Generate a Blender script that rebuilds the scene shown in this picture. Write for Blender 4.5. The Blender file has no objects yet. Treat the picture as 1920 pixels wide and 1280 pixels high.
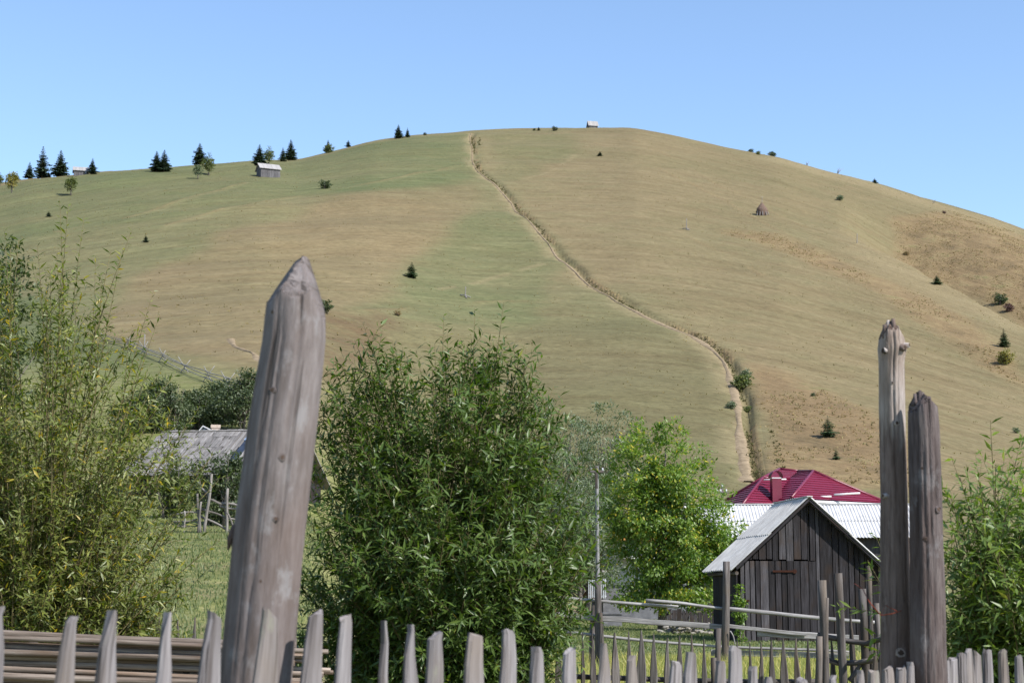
import bpy, bmesh, math, random
import numpy as np
from mathutils import Vector

random.seed(7)
RNG = np.random.default_rng(7)
SC = bpy.context.scene
COL = SC.collection

# ------------------------------------------------------------------ camera
FPX = 3200.0                       # focal length in units of a 1920 px wide frame
PITCH = math.atan((1130 - 640) / FPX)
CAMZ = 1.6
cam_data = bpy.data.cameras.new('camera')
cam_data.sensor_width = 36.0
cam_data.lens = 36.0 * FPX / 1920.0
cam_data.clip_start = 0.1
cam_data.clip_end = 6000.0
cam_data.dof.use_dof = True
cam_data.dof.focus_distance = 23.0
cam_data.dof.aperture_fstop = 8.5
cam = bpy.data.objects.new('camera', cam_data)
COL.objects.link(cam)
cam.location = (0, 0, CAMZ)
cam.rotation_euler = (math.radians(90) + PITCH, 0, 0)
SC.camera = cam

# ------------------------------------------------------------------ sky, sun, exposure
SUN_EL = math.radians(43)
SUN_AZ = math.radians(124)         # clockwise from +Y: to the right of and behind the camera
world = bpy.data.worlds.new('World')
SC.world = world
world.use_nodes = True
wn = world.node_tree
for n in list(wn.nodes):
    wn.nodes.remove(n)
w_out = wn.nodes.new('ShaderNodeOutputWorld')
w_bg = wn.nodes.new('ShaderNodeBackground')
w_sky = wn.nodes.new('ShaderNodeTexSky')
w_sky.sky_type = 'NISHITA'
w_sky.sun_disc = False
w_sky.sun_elevation = SUN_EL
w_sky.sun_rotation = SUN_AZ
w_sky.altitude = 700
w_sky.air_density = 1.0
w_sky.dust_density = 0.3
w_sky.ozone_density = 2.5
w_bg.inputs['Strength'].default_value = 0.15
wn.links.new(w_sky.outputs[0], w_bg.inputs[0])
wn.links.new(w_bg.outputs[0], w_out.inputs[0])

sun_data = bpy.data.lights.new('sun', 'SUN')
sun_data.energy = 5.0
sun_data.angle = math.radians(0.53)
sun_data.color = (1.0, 0.965, 0.92)
sun = bpy.data.objects.new('sun', sun_data)
COL.objects.link(sun)
sdir = Vector((math.sin(SUN_AZ) * math.cos(SUN_EL), math.cos(SUN_AZ) * math.cos(SUN_EL), math.sin(SUN_EL)))
sun.rotation_euler = sdir.to_track_quat('Z', 'Y').to_euler()
sun.location = sdir * 60

SC.view_settings.view_transform = 'Standard'
SC.view_settings.look = 'None'
SC.view_settings.exposure = 0.70
SC.view_settings.gamma = 1.0
SC.view_settings.use_curve_mapping = False
SC.render.engine = 'CYCLES'
SC.cycles.max_bounces = 6
SC.cycles.diffuse_bounces = 3
SC.cycles.glossy_bounces = 2
SC.cycles.transmission_bounces = 4
SC.cycles.transparent_max_bounces = 8

# ------------------------------------------------------------------ surveying: bearings from the viewpoint
CT, ST = math.cos(PITCH), math.sin(PITCH)

def us(px, py):
    """bearing (x per metre forward, rise per metre forward) of a sight line"""
    v = (640.0 - py) / FPX
    den = CT - ST * v
    return ((px - 960.0) / FPX) / den, (ST + CT * v) / den

def P(px, py, d):
    u, s = us(px, py)
    return Vector((u * d, d, CAMZ + s * d))

# ------------------------------------------------------------------ noise
def _hash(ix, iy, seed):
    h = (ix.astype(np.int64) * 374761393 + iy.astype(np.int64) * 668265263 + seed * 1442695) & 0x7fffffff
    h = ((h ^ (h >> 13)) * 1274126177) & 0x7fffffff
    h = h ^ (h >> 16)
    return (h & 0xffff) / 65535.0

def vnoise(x, y, seed=0):
    x = np.asarray(x, float); y = np.asarray(y, float)
    ix = np.floor(x); iy = np.floor(y)
    fx = x - ix; fy = y - iy
    fx = fx * fx * (3 - 2 * fx); fy = fy * fy * (3 - 2 * fy)
    a = _hash(ix, iy, seed); b = _hash(ix + 1, iy, seed)
    c = _hash(ix, iy + 1, seed); d = _hash(ix + 1, iy + 1, seed)
    return (a * (1 - fx) + b * fx) * (1 - fy) + (c * (1 - fx) + d * fx) * fy

def fbm(x, y, seed=0, octv=4):
    t = 0; a = 0.5; s = 0
    for k in range(octv):
        t = t + a * vnoise(x * 2 ** k, y * 2 ** k, seed + k * 17); s += a; a *= 0.5
    return t / s

def sstep(a, b, x):
    t = np.clip((x - a) / (b - a), 0, 1)
    return t * t * (3 - 2 * t)

# ------------------------------------------------------------------ terrain heights
CREST = [(-700, 430), (-400, 385), (-150, 358), (0, 343), (60, 331), (130, 327), (180, 321), (300, 312), (420, 304), (470, 299),
         (560, 297), (640, 279), (700, 264), (780, 252), (880, 245), (960, 243), (1100, 242), (1190, 240),
         (1260, 252), (1330, 267), (1400, 281), (1460, 292), (1540, 316), (1640, 341), (1750, 375), (1850, 405),
         (1920, 430), (2100, 497), (2400, 610), (2800, 740)]
cu = np.array([us(*c)[0] for c in CREST]); cs_ = np.array([us(*c)[1] for c in CREST])
CD = [(-700, 430), (0, 470), (300, 480), (600, 540), (800, 600), (960, 625), (1200, 620), (1440, 560), (1700, 500), (1920, 455), (2300, 380), (2800, 330)]
du = np.array([(c[0] - 960) / FPX for c in CD]); dd_ = np.array([c[1] for c in CD], float)

UG = np.linspace(-0.62, 0.62, 420)
DG = np.arange(0, 1502, 2.0)
Lt = np.array([(0, -1.6), (14, -1.6), (22, -0.95), (45, 1.75), (65, 4.0), (95, 9.8), (140, 19.3)])
Rt = np.array([(0, -1.6), (14, -1.6), (33, -1.12), (45, -0.98), (60, -0.85), (80, -0.2), (110, 1.6), (140, 8.0)])

def gsmooth(a, sig, axis):
    r = int(sig * 3 + 1)
    k = np.exp(-0.5 * (np.arange(-r, r + 1) / sig) ** 2); k /= k.sum()
    pad = [(0, 0)] * a.ndim; pad[axis] = (r, r)
    ap = np.pad(a, pad, mode='edge')
    return np.apply_along_axis(lambda m: np.convolve(m, k, mode='valid'), axis, ap)

def build_base():
    U, D = np.meshgrid(UG, DG, indexing='ij')
    w = sstep(-0.16, 0.02, U)
    near = np.interp(D, Lt[:, 0], Lt[:, 1]) * (1 - w) + np.interp(D, Rt[:, 0], Rt[:, 1]) * w
    z0 = Lt[-1, 1] * (1 - w) + Rt[-1, 1] * w
    sc = np.interp(UG, cu, cs_)
    sc = gsmooth(sc, 1.0, 0)[:, None] * np.ones_like(D)
    dc = gsmooth(np.interp(UG, du, dd_), 8, 0)[:, None] * np.ones_like(D)
    zc = sc * dc
    d0 = 140.0
    k = (zc - z0) / (dc - d0)
    t = np.clip((D - d0) / (dc - d0), 0, 1)
    m0 = 0.72; m1 = np.maximum(0.8, sc / k * 1.06)
    g = (t ** 3 - 2 * t ** 2 + t) * m0 + (-2 * t ** 3 + 3 * t ** 2) + (t ** 3 - t ** 2) * m1
    hill = z0 + (zc - z0) * g
    e = np.clip(D - dc, 0, None)
    back = zc + np.where(e < 40, e * sc * 0.8 - e * e * 0.006, 40 * sc * 0.8 - 9.6 - (e - 40) * 0.2)
    back = np.maximum(back, 5.0)
    z = np.where(D <= d0, near, np.where(D <= dc, hill, back))
    zs = gsmooth(z, 3.0, 1)
    wgt = sstep(20, 60, D) * (1 - sstep(-30, -10, D - dc) * (1 - sstep(30, 60, D - dc)))
    z = z * (1 - wgt) + zs * wgt
    z1 = gsmooth(z, 1.0, 1)
    z = np.where(D < 60, z1, z)
    # the gully behind the spur on the right
    SP = [(1560, 445), (1636, 475), (1773, 537), (1913, 620), (2100, 735), (2400, 900)]
    su = np.array([us(*c)[0] for c in SP]); ss = np.array([us(*c)[1] for c in SP])
    for i, u in enumerate(UG):
        if u < su[0]:
            continue
        s = np.interp(u, su, ss)
        hit = np.argmax(z[i] > s * np.maximum(DG, 1))
        dsp = DG[hit]
        A = 8.0 * float(sstep(su[0], su[0] + 0.05, u))
        z[i] -= A * sstep(dsp + 2, dsp + 22, DG) * (1 - sstep(dsp + 26, dsp + 110, DG))
    return gsmooth(z, 0.8, 0)

ZB = build_base()

def zrel_base(u, d):
    fu = np.clip((u - UG[0]) / (UG[1] - UG[0]), 0, len(UG) - 1.001)
    fd = np.clip(d / 2.0, 0, len(DG) - 1.001)
    iu = fu.astype(int); idd = fd.astype(int)
    a = fu - iu; b = fd - idd
    return (ZB[iu, idd] * (1 - a) * (1 - b) + ZB[iu + 1, idd] * a * (1 - b)
            + ZB[iu, idd + 1] * (1 - a) * b + ZB[iu + 1, idd + 1] * a * b)

def ground_base(x, y):
    x = np.asarray(x, float); y = np.asarray(y, float)
    return CAMZ + zrel_base(x / np.maximum(y, 12.0), np.maximum(y, 0.0))

_DM = np.arange(12, 900, 0.5)
def place(px, py):
    """where a sight line meets the ground"""
    u, s = us(px, py)
    z = zrel_base(np.full_like(_DM, u), _DM)
    hit = z > s * _DM
    if hit.any():
        d = _DM[np.argmax(hit)]
    else:
        d = _DM[np.argmax(z / _DM)] + 2
    return Vector((u * d, d, float(ground_base(u * d, d))))

def densify(pts, step):
    out = [pts[0]]
    for a, b in zip(pts, pts[1:]):
        n = max(1, int((b - a).length / step))
        for k in range(1, n + 1):
            out.append(a.lerp(b, k / n))
    return out

TRACK_PX = [(884, 247), (880, 262), (886, 283), (885, 303), (896, 320), (925, 342), (956, 375), (968, 400), (990, 418), (1022, 452),
            (1046, 480), (1070, 500), (1100, 528), (1140, 553), (1185, 578), (1240, 602), (1290, 628), (1330, 652),
            (1354, 674), (1366, 700), (1378, 740), (1386, 790), (1392, 840), (1398, 885), (1402, 905)]
def smooth_line(pts, it=2):
    for _ in range(it):
        q = [pts[0]]
        for a, b in zip(pts, pts[1:]):
            q += [a.lerp(b, .25), a.lerp(b, .75)]
        q.append(pts[-1]); pts = q
    return pts
TRACK = densify(smooth_line([place(*p) for p in TRACK_PX]), 2.5)
SIDE_TRACKS = {
    'worn_footpath': [(1046, 482), (1030, 493), (985, 503), (930, 516), (880, 530), (820, 543)],
    'upper_footpath': [(1078, 288), (1062, 302), (1040, 318), (1015, 326), (985, 333)],
    'lower_footpath': [(432, 650), (438, 658), (455, 666), (478, 676), (500, 690)],
}
SIDE = {k: densify(smooth_line([place(*p) for p in v]), 3.0) for k, v in SIDE_TRACKS.items()}

def dist_to_line(X, Y, line, bbpad=12):
    """signed distance (positive on the right hand walking along) to a polyline, big away from it"""
    best = np.full(X.shape, 1e3); sign = np.ones(X.shape)
    pts = np.array([(p.x, p.y) for p in line])
    for a, b in zip(pts, pts[1:]):
        lo = np.minimum(a, b) - bbpad; hi = np.maximum(a, b) + bbpad
        m = (X > lo[0]) & (X < hi[0]) & (Y > lo[1]) & (Y < hi[1])
        if not m.any():
            continue
        x = X[m]; y = Y[m]; v = b - a
        t = np.clip(((x - a[0]) * v[0] + (y - a[1]) * v[1]) / (v @ v + 1e-9), 0, 1)
        dx = x - a[0] - t * v[0]; dy = y - a[1] - t * v[1]
        dd = np.hypot(dx, dy); cr = v[0] * dy - v[1] * dx
        bm = best[m]; sm = sign[m]
        c = dd < bm
        bm[c] = dd[c]; sm[c] = np.where(cr[c] > 0, 1, -1)
        best[m] = bm; sign[m] = sm
    return best, sign

def streak_q(X, Z):
    """lines of equal q drop away to both sides of the hill"""
    e = X - 5
    return Z + np.where(e > 0, .0070, .0034) * np.minimum(np.abs(e), 160) ** 2

def relief(X, Y, Zb):
    """small lumps, stock terraces along the contours and the cut of the track"""
    far = sstep(110, 170, Y)
    n = 0.9 * (fbm(X / 34, Y / 34, 3) - .5)
    n = n + 0.20 * (fbm(X / 9.0, streak_q(X, Zb) / 0.9, 11, 3) - .5)
    n = n + 0.9 * (fbm(X / 40, streak_q(X, Zb) / 4.2, 5, 2) - .5) + 2.4 * (fbm(X / 70, streak_q(X, Zb) / 13, 15, 2) - .5)
    near = 0.09 * (fbm(X / 3.2, Y / 3.2, 21, 2) - .5) * sstep(12, 16, Y)
    z = far * n + (1 - far) * near
    b, sg = dist_to_line(X, Y, TRACK, 9)
    right = sg
    off = b * right + 1.1 * (fbm(X / 5, Y / 8, 71, 3) - .5)
    w = 1 + 0.25 * (vnoise(X / 7, Y / 7, 9) - .5)
    z = z - 0.25 * np.exp(-(b / (1.1 * w)) ** 2) - .80 * np.exp(-((off - .95) / .42) ** 2) * (.15 + 1.1 * vnoise(X / 5, Y / 9, 19)) + 0.08 * np.exp(-((off - 2.4) / 1.0) ** 2)
    return z

def gz(x, y):
    x = np.atleast_1d(np.asarray(x, float)); y = np.atleast_1d(np.asarray(y, float))
    zb = ground_base(x, y)
    return float((zb + relief(x, y, zb))[0])

def gza(x, y):
    zb = ground_base(x, y)
    return zb + relief(x, y, zb)

def stand(px, py, sink=0.0):
    p = place(px, py)
    p.z = gz(p.x, p.y) - sink
    return p

# ------------------------------------------------------------------ materials
MATS = {}

class NT:
    def __init__(self, name):
        self.m = bpy.data.materials.new(name); self.m.use_nodes = True
        self.t = self.m.node_tree
        self.bsdf = self.t.nodes['Principled BSDF']
        self.out = self.t.nodes['Material Output']
    def n(self, typ, **kw):
        nd = self.t.nodes.new(typ)
        for k, v in kw.items():
            setattr(nd, k, v)
        return nd
    def l(self, a, b):
        self.t.links.new(a, b)
    def attr(self, name):
        return self.n('ShaderNodeAttribute', attribute_name=name)
    def noise(self, vec, scale, detail=4, rough=.55, mapping=None):
        if mapping is not None:
            mp = self.n('ShaderNodeMapping'); mp.inputs['Scale'].default_value = mapping
            self.l(vec, mp.inputs['Vector']); vec = mp.outputs[0]
        nz = self.n('ShaderNodeTexNoise'); nz.inputs['Scale'].default_value = scale
        nz.inputs['Detail'].default_value = detail; nz.inputs['Roughness'].default_value = rough
        self.l(vec, nz.inputs['Vector'])
        return nz.outputs['Fac']
    def ramp(self, fac, stops):
        r = self.n('ShaderNodeValToRGB')
        els = r.color_ramp.elements
        while len(els) < len(stops):
            els.new(0.5)
        for e, (p, c) in zip(els, stops):
            e.position = p; e.color = (*c, 1) if len(c) == 3 else c
        self.l(fac, r.inputs['Fac'])
        return r.outputs['Color']
    def mix(self, fac, a, b, mode='MIX'):
        m = self.n('ShaderNodeMix', data_type='RGBA', blend_type=mode)
        for sock, v in ((m.inputs[0], fac), (m.inputs[6], a), (m.inputs[7], b)):
            if hasattr(v, 'node'):
                self.l(v, sock)
            elif isinstance(v, (int, float)):
                sock.default_value = v
            else:
                sock.default_value = (*v, 1)
        return m.outputs[2]
    def math(self, op, a, b=None, clamp=False):
        m = self.n('ShaderNodeMath', operation=op, use_clamp=clamp)
        for i, v in enumerate((a, b)):
            if v is None:
                continue
            if hasattr(v, 'node'):
                self.l(v, m.inputs[i])
            else:
                m.inputs[i].default_value = v
        return m.outputs[0]
    def bump(self, h, strength=.4, dist=.02):
        b = self.n('ShaderNodeBump'); b.inputs['Strength'].default_value = strength
        b.inputs['Distance'].default_value = dist
        self.l(h, b.inputs['Height']); self.l(b.outputs[0], self.bsdf.inputs['Normal'])
    def done(self, col=None, rough=.9, spec=.25, metal=0):
        if col is not None:
            if hasattr(col, 'node'):
                self.l(col, self.bsdf.inputs['Base Color'])
            else:
                self.bsdf.inputs['Base Color'].default_value = (*col, 1)
        self.bsdf.inputs['Roughness'].default_value = rough
        self.bsdf.inputs['Specular IOR Level'].default_value = spec
        self.bsdf.inputs['Metallic'].default_value = metal
        return self.m

def mat_wood(name, dark, mid, light, warm=None, rand=.35, grain=1.0, bump=.5, dist=.006, crack=.5, lichen=None, fine=1.0, zf=1.0, lower=None, spread=.13):
    t = NT(name)
    gr = t.attr('gr').outputs['Vector']
    n1 = t.noise(gr, 1.0, 5, .6, (22 * grain, 22 * grain, 1.6 * grain * zf))
    n2 = t.noise(gr, 1.0, 4, .65, (95 * grain * fine, 95 * grain * fine, 3.2 * grain * zf))
    n3 = t.noise(gr, 1.0, 3, .5, (3 * grain, 3 * grain, 2.0 * grain))
    f = t.math('ADD', t.math('MULTIPLY', n1, .5), t.math('MULTIPLY', n2, .5))
    c = t.ramp(f, [(.5 - spread, dark), (.5, mid), (.5 + spread * .95, light)])
    if warm is not None:
        c = t.mix(t.ramp(n3, [(.50, (0, 0, 0)), (.66, (1, 1, 1))]), c, t.mix(.55, c, warm))
    if lichen is not None:
        n4 = t.noise(gr, 1.0, 5, .7, (14, 14, 7))
        c = t.mix(t.ramp(n4, [(.57, (0, 0, 0)), (.68, (.7, .7, .7))]), c, lichen)
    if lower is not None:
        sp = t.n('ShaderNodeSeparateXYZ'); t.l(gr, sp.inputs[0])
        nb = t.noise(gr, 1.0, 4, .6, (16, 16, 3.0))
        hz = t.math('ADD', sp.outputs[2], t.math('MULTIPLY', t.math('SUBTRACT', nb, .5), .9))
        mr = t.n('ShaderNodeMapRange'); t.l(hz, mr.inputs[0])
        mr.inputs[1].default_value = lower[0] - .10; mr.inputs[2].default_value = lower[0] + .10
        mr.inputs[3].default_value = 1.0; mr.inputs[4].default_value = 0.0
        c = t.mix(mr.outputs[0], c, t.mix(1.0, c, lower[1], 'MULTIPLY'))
    ck = t.ramp(t.noise(gr, 1.0, 2, .5, (60 * grain, 60 * grain, .7 * grain)), [(.30, (1, 1, 1)), (.37, (0, 0, 0))])
    ckm = t.math('MULTIPLY', ck, crack)
    c = t.mix(ckm, c, (dark[0] * .35, dark[1] * .35, dark[2] * .35))
    info = t.n('ShaderNodeObjectInfo')
    rv = t.math('ADD', t.math('MULTIPLY', info.outputs['Random'], rand * 2), 1 - rand)
    vv = t.n('ShaderNodeCombineColor')
    for i in range(3):
        t.l(rv, vv.inputs[i])
    c = t.mix(1.0, c, vv.outputs[0], 'MULTIPLY')
    h = t.math('SUBTRACT', f, t.math('MULTIPLY', ckm, .8))
    t.bump(h, bump, dist)
    return t.done(c, .88, .2)

def mat_leaf(name, stops, back=None, rough=.42, trans=.28, spec=.5, trans_tint=(.5, .75, .12)):
    t = NT(name)
    tint = t.attr('tint').outputs['Fac']
    c = t.ramp(tint, stops)
    cf = c
    if back is not None:
        g = t.n('ShaderNodeNewGeometry')
        cf = t.mix(t.math('MULTIPLY', g.outputs['Backfacing'], .6), c, back)
    t.l(cf, t.bsdf.inputs['Base Color'])
    t.bsdf.inputs['Roughness'].default_value = rough
    t.bsdf.inputs['Specular IOR Level'].default_value = spec
    tr = t.n('ShaderNodeBsdfTranslucent')
    tc = t.mix(.5, c, t.mix(1.0, c, trans_tint, 'MULTIPLY'))
    tc2 = t.mix(1.0, tc, (2.2, 2.2, 1.6), 'MULTIPLY')
    t.l(tc2, tr.inputs['Color'])
    mx = t.n('ShaderNodeMixShader'); mx.inputs[0].default_value = trans
    t.l(t.bsdf.outputs[0], mx.inputs[1]); t.l(tr.outputs[0], mx.inputs[2])
    t.l(mx.outputs[0], t.out.inputs['Surface'])
    return t.m

def mat_ground():
    t = NT('pasture')
    mk = t.attr('mask').outputs['Color']
    sep = t.n('ShaderNodeSeparateColor'); t.l(mk, sep.inputs[0])
    green, brush, lush = sep.outputs[0], sep.outputs[1], sep.outputs[2]
    mk2 = t.attr('mask2').outputs['Color']
    sep2 = t.n('ShaderNodeSeparateColor'); t.l(mk2, sep2.inputs[0])
    dirt, russet, straw = sep2.outputs[0], sep2.outputs[1], sep2.outputs[2]
    pos = t.attr('sc').outputs['Vector']
    streak = t.noise(pos, 1.0, 5, .6, (.09, .02, 1.1))       # runs along the contours
    fine = t.noise(pos, 1.0, 4, .7, (.7, .35, 5.0))
    big = t.noise(pos, .018, 4, .55)
    mid = t.noise(pos, .16, 5, .65)
    grit = t.noise(pos, 2.2, 4, .75)
    tan = t.ramp(streak, [(0.22, (0.136, 0.101, 0.052)), (0.5, (0.198, 0.153, 0.082)), (0.8, (0.264, 0.208, 0.118))])
    tan = t.mix(t.math('MULTIPLY', mid, .55), tan, (0.145, 0.122, 0.061))
    grn = t.ramp(streak, [(0.2, (0.06839999999999999, 0.08137, 0.033)), (0.5, (0.1007, 0.1133, 0.049)), (0.84, (0.1539, 0.15553, 0.075))])
    gf = t.math('ADD', green, t.math('MULTIPLY', t.math('SUBTRACT', big, .5), .9))
    gf = t.math('ADD', gf, t.math('MULTIPLY', t.math('SUBTRACT', streak, .5), .6))
    gf = t.math('ADD', gf, t.math('MULTIPLY', t.math('SUBTRACT', mid, .5), .5), True)
    c = t.mix(gf, tan, grn)
    br = t.ramp(mid, [(0.32, (0.127, 0.09, 0.048)), (0.48, (0.2, 0.137, 0.071)), (0.62, (0.224, 0.168, 0.086)), (0.72, (0.151, 0.146, 0.057))])
    bf = t.math('ADD', brush, t.math('MULTIPLY', t.math('SUBTRACT', mid, .5), .6), True)
    bf = t.math('MULTIPLY', bf, t.ramp(brush, [(.05, (0, 0, 0)), (.4, (1, 1, 1))]))
    c = t.mix(bf, c, br)
    c = t.mix(t.math('MULTIPLY', russet, t.ramp(mid, [(.35, (.3, .3, .3)), (.6, (1, 1, 1))])), c, (0.118, 0.076, 0.042))
    lu = t.ramp(grit, [(0.3, (0.089, 0.106, 0.03)), (0.5, (0.157, 0.165, 0.056)), (0.7, (0.246, 0.22, 0.1))])
    patch = t.noise(pos, .55, 4, .6)
    lu = t.mix(t.ramp(patch, [(.48, (0, 0, 0)), (.68, (.6, .6, .6))]), lu, (.21, .175, .095))
    c = t.mix(lush, c, lu)
    c = t.mix(t.math('MULTIPLY', straw, .8), c, (0.238, 0.191, 0.105))
    dc = t.ramp(grit, [(.3, (.22, .16, .09)), (.7, (.38, .29, .18))])
    c = t.mix(dirt, c, dc)
    fine2 = t.noise(pos, 1.0, 3, .7, (1.1, .7, 10.0))
    fmix = t.math('ADD', t.math('MULTIPLY', fine, .5), t.math('MULTIPLY', fine2, .5))
    fv = t.ramp(fmix, [(.32, (.53, .52, .50)), (.5, (.90, .895, .89)), (.68, (1.20, 1.195, 1.19))])
    c = t.mix(1.0, c, fv, 'MULTIPLY')
    hh = t.math('ADD', t.math('MULTIPLY', fine, .6), t.math('MULTIPLY', streak, 1.2))
    hh = t.math('ADD', hh, t.math('MULTIPLY', t.math('MULTIPLY', mid, brush), 3.0))
    t.bump(hh, .65, .3)
    return t.done(c, .95, .1)

def mat_simple(name, c1, c2, scale=6, rough=.8, spec=.3, metal=0, bump=0, rand=0, coord='Object', stretch=None, detail=5):
    t = NT(name)
    tc = t.n('ShaderNodeTexCoord').outputs[coord]
    f = t.noise(tc, scale, detail, .6, stretch)
    c = t.ramp(f, [(.3, c1), (.7, c2)])
    if rand:
        info = t.n('ShaderNodeObjectInfo')
        rv = t.math('ADD', t.math('MULTIPLY', info.outputs['Random'], rand * 2), 1 - rand)
        vv = t.n('ShaderNodeCombineColor')
        for i in range(3):
            t.l(rv, vv.inputs[i])
        c = t.mix(1.0, c, vv.outputs[0], 'MULTIPLY')
    if bump:
        t.bump(f, .6, bump)
    return t.done(c, rough, spec, metal)

M = {}
M['ground'] = mat_ground()
M['dirt'] = mat_simple('pale_dirt', (0.144, 0.108, 0.066), (0.273, 0.209, 0.134), 1.4, .95, .1, bump=.08)
M['picket'] = mat_wood('weathered_picket', (0.085, 0.073, 0.070), (0.158, 0.143, 0.144), (0.232, 0.214, 0.216), warm=(0.158, 0.126, 0.102), rand=.14, lichen=(0.178, 0.172, 0.140), crack=.75)
M['post'] = mat_wood('peeled_post', (0.080, 0.064, 0.056), (0.128, 0.108, 0.103), (0.189, 0.167, 0.162), warm=(0.103, 0.061, 0.044), rand=.03, lichen=(0.198, 0.187, 0.187), crack=.8, grain=.6, dist=.012, zf=5.0, spread=.20)
M['post_pale'] = mat_wood('bleached_post', (0.163, 0.134, 0.116), (0.283, 0.246, 0.222), (0.387, 0.342, 0.316), warm=(0.171, 0.112, 0.076), rand=.02, lichen=(0.409, 0.387, 0.361), crack=.95, grain=.8, dist=.014, bump=.7, zf=3.2, lower=(2.28, (0.473, 0.406, 0.384)))  # lower shaft darkened: neighbouring post's shade put into the colour, with remaining bark
M['post_bark'] = mat_wood('dark_post', (0.047, 0.035, 0.032), (0.087, 0.068, 0.065), (0.129, 0.107, 0.101), warm=(0.073, 0.043, 0.031), rand=.02, lichen=(0.168, 0.154, 0.154), crack=.85, grain=.7, dist=.02, bump=.8, zf=3.2)
M['endgrain'] = mat_simple('hewn_end', (0.168, 0.140, 0.119), (0.322, 0.294, 0.259), 30, .95, .1, bump=.01)
M['pole'] = mat_wood('stacked_pole', (0.089, 0.067, 0.052), (0.185, 0.145, 0.117), (0.292, 0.244, 0.204), warm=(0.127, 0.077, 0.046), rand=.28, crack=.6)
M['old'] = mat_wood('old_fence_wood', (0.036, 0.030, 0.027), (0.082, 0.071, 0.065), (0.157, 0.142, 0.132), warm=(0.106, 0.079, 0.053), rand=.25, crack=.6)
M['rail_dark'] = mat_wood('dull_pole', (.07, .06, .052), (.15, .135, .12), (.25, .23, .21), rand=.2, crack=.5)
M['rail'] = mat_wood('grey_rail', (0.105, 0.097, 0.088), (0.210, 0.198, 0.190), (0.339, 0.323, 0.311), rand=.12, crack=.5)
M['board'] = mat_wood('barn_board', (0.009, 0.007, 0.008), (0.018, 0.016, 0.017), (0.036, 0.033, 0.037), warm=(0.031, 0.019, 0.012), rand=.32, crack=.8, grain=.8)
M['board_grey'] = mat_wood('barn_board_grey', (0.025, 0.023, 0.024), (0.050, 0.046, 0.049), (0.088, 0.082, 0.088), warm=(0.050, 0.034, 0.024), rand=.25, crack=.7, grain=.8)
M['shingle'] = mat_wood('roof_shingle', (0.093, 0.084, 0.077), (0.167, 0.155, 0.146), (0.248, 0.232, 0.223), rand=.30, crack=.5, grain=.7)
M['hutwall'] = mat_wood('hut_board', (0.060, 0.057, 0.060), (0.108, 0.102, 0.105), (0.162, 0.156, 0.156), rand=.2, crack=.4, grain=.4)
M['hutroof'] = mat_wood('hut_roof', (0.204, 0.190, 0.184), (0.286, 0.272, 0.262), (0.354, 0.340, 0.326), rand=.1, crack=.3, grain=.4)
M['slate'] = mat_simple('grey_sheet', (0.339, 0.323, 0.308), (0.493, 0.478, 0.457), 2.6, .8, .25, bump=.003, rand=.05)
M['white_sheet'] = mat_simple('pale_sheet', (0.408, 0.401, 0.394), (0.534, 0.526, 0.519), 1.8, .75, .25, rand=.04)
M['red'] = mat_simple('crimson_metal', (0.120, 0.006, 0.022), (0.155, 0.009, 0.031), 1.2, .42, .5, rand=.03)
M['red_trim'] = mat_simple('crimson_trim', (.11, .006, .022), (.15, .009, .03), 2.0, .4, .5)
M['white_trim'] = mat_simple('white_trim', (0.504, 0.490, 0.490), (0.574, 0.560, 0.560), 2.0, .5, .4)
M['plaster'] = mat_simple('white_plaster', (0.393, 0.393, 0.393), (0.476, 0.476, 0.470), .9, .9, .2)
M['orange'] = mat_simple('varnished_wood', (.50, .20, .055), (.72, .34, .11), 3, .5, .4, stretch=(.3, 4, 8))
M['brownwood'] = mat_simple('brown_wood', (0.055, 0.030, 0.015), (0.100, 0.055, 0.025), 4, .7, .3)
M['blue'] = mat_simple('blue_sheet', (0.224, 0.320, 0.480), (0.304, 0.400, 0.560), 1, .5, .4)
M['knot'] = mat_simple('knot_core', (.035, .024, .018), (.09, .06, .045), 60, .9, .15)
M['blue_dark'] = mat_simple('dark_blue_film', (0.015, 0.021, 0.036), (0.036, 0.048, 0.072), 5, .5, .3)
M['brick'] = mat_simple('brick', (0.315, 0.240, 0.188), (0.413, 0.338, 0.277), 9, .9, .2, rand=.15)
M['rust'] = mat_simple('rusty_iron', (0.025, 0.007, 0.004), (0.043, 0.015, 0.007), 18, .9, .2)
M['concrete'] = mat_simple('concrete', (0.162, 0.158, 0.154), (0.238, 0.234, 0.230), 5, .9, .2)
M['concrete_dark'] = mat_simple('dark_block', (.10, .10, .11), (.17, .17, .18), 5, .9, .2)
M['metal_gate'] = mat_simple('grey_gate', (.35, .36, .38), (.48, .49, .50), 4, .5, .4)
M['ceramic'] = mat_simple('insulator', (0.420, 0.420, 0.426), (0.476, 0.476, 0.482), 4, .3, .5)
M['stone'] = mat_simple('field_stone', (0.180, 0.162, 0.140), (0.342, 0.315, 0.270), 7, .95, .15, bump=.02, rand=.3)
M['hay'] = mat_simple('old_hay', (0.095, 0.063, 0.050), (0.171, 0.122, 0.095), 5, .98, .05, bump=.15, stretch=(2.700, 2.700, 0.540))
M['twig_brown'] = mat_simple('willow_bark', (.065, .055, .022), (.14, .11, .045), 10, .8, .3)
M['bark'] = mat_simple('tree_bark', (.07, .058, .048), (.17, .15, .13), 14, .95, .15, bump=.02)
M['glass'] = mat_simple('window_glass', (.02, .025, .03), (.04, .045, .05), 1, .1, .6)
M['wire'] = mat_simple('rusty_wire', (0.132, 0.021, 0.009), (0.192, 0.042, 0.018), 8, .8, .2)
M['dark_in'] = mat_simple('dark_plank', (.02, .017, .015), (.04, .035, .03), 8, .95, .1)

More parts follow.
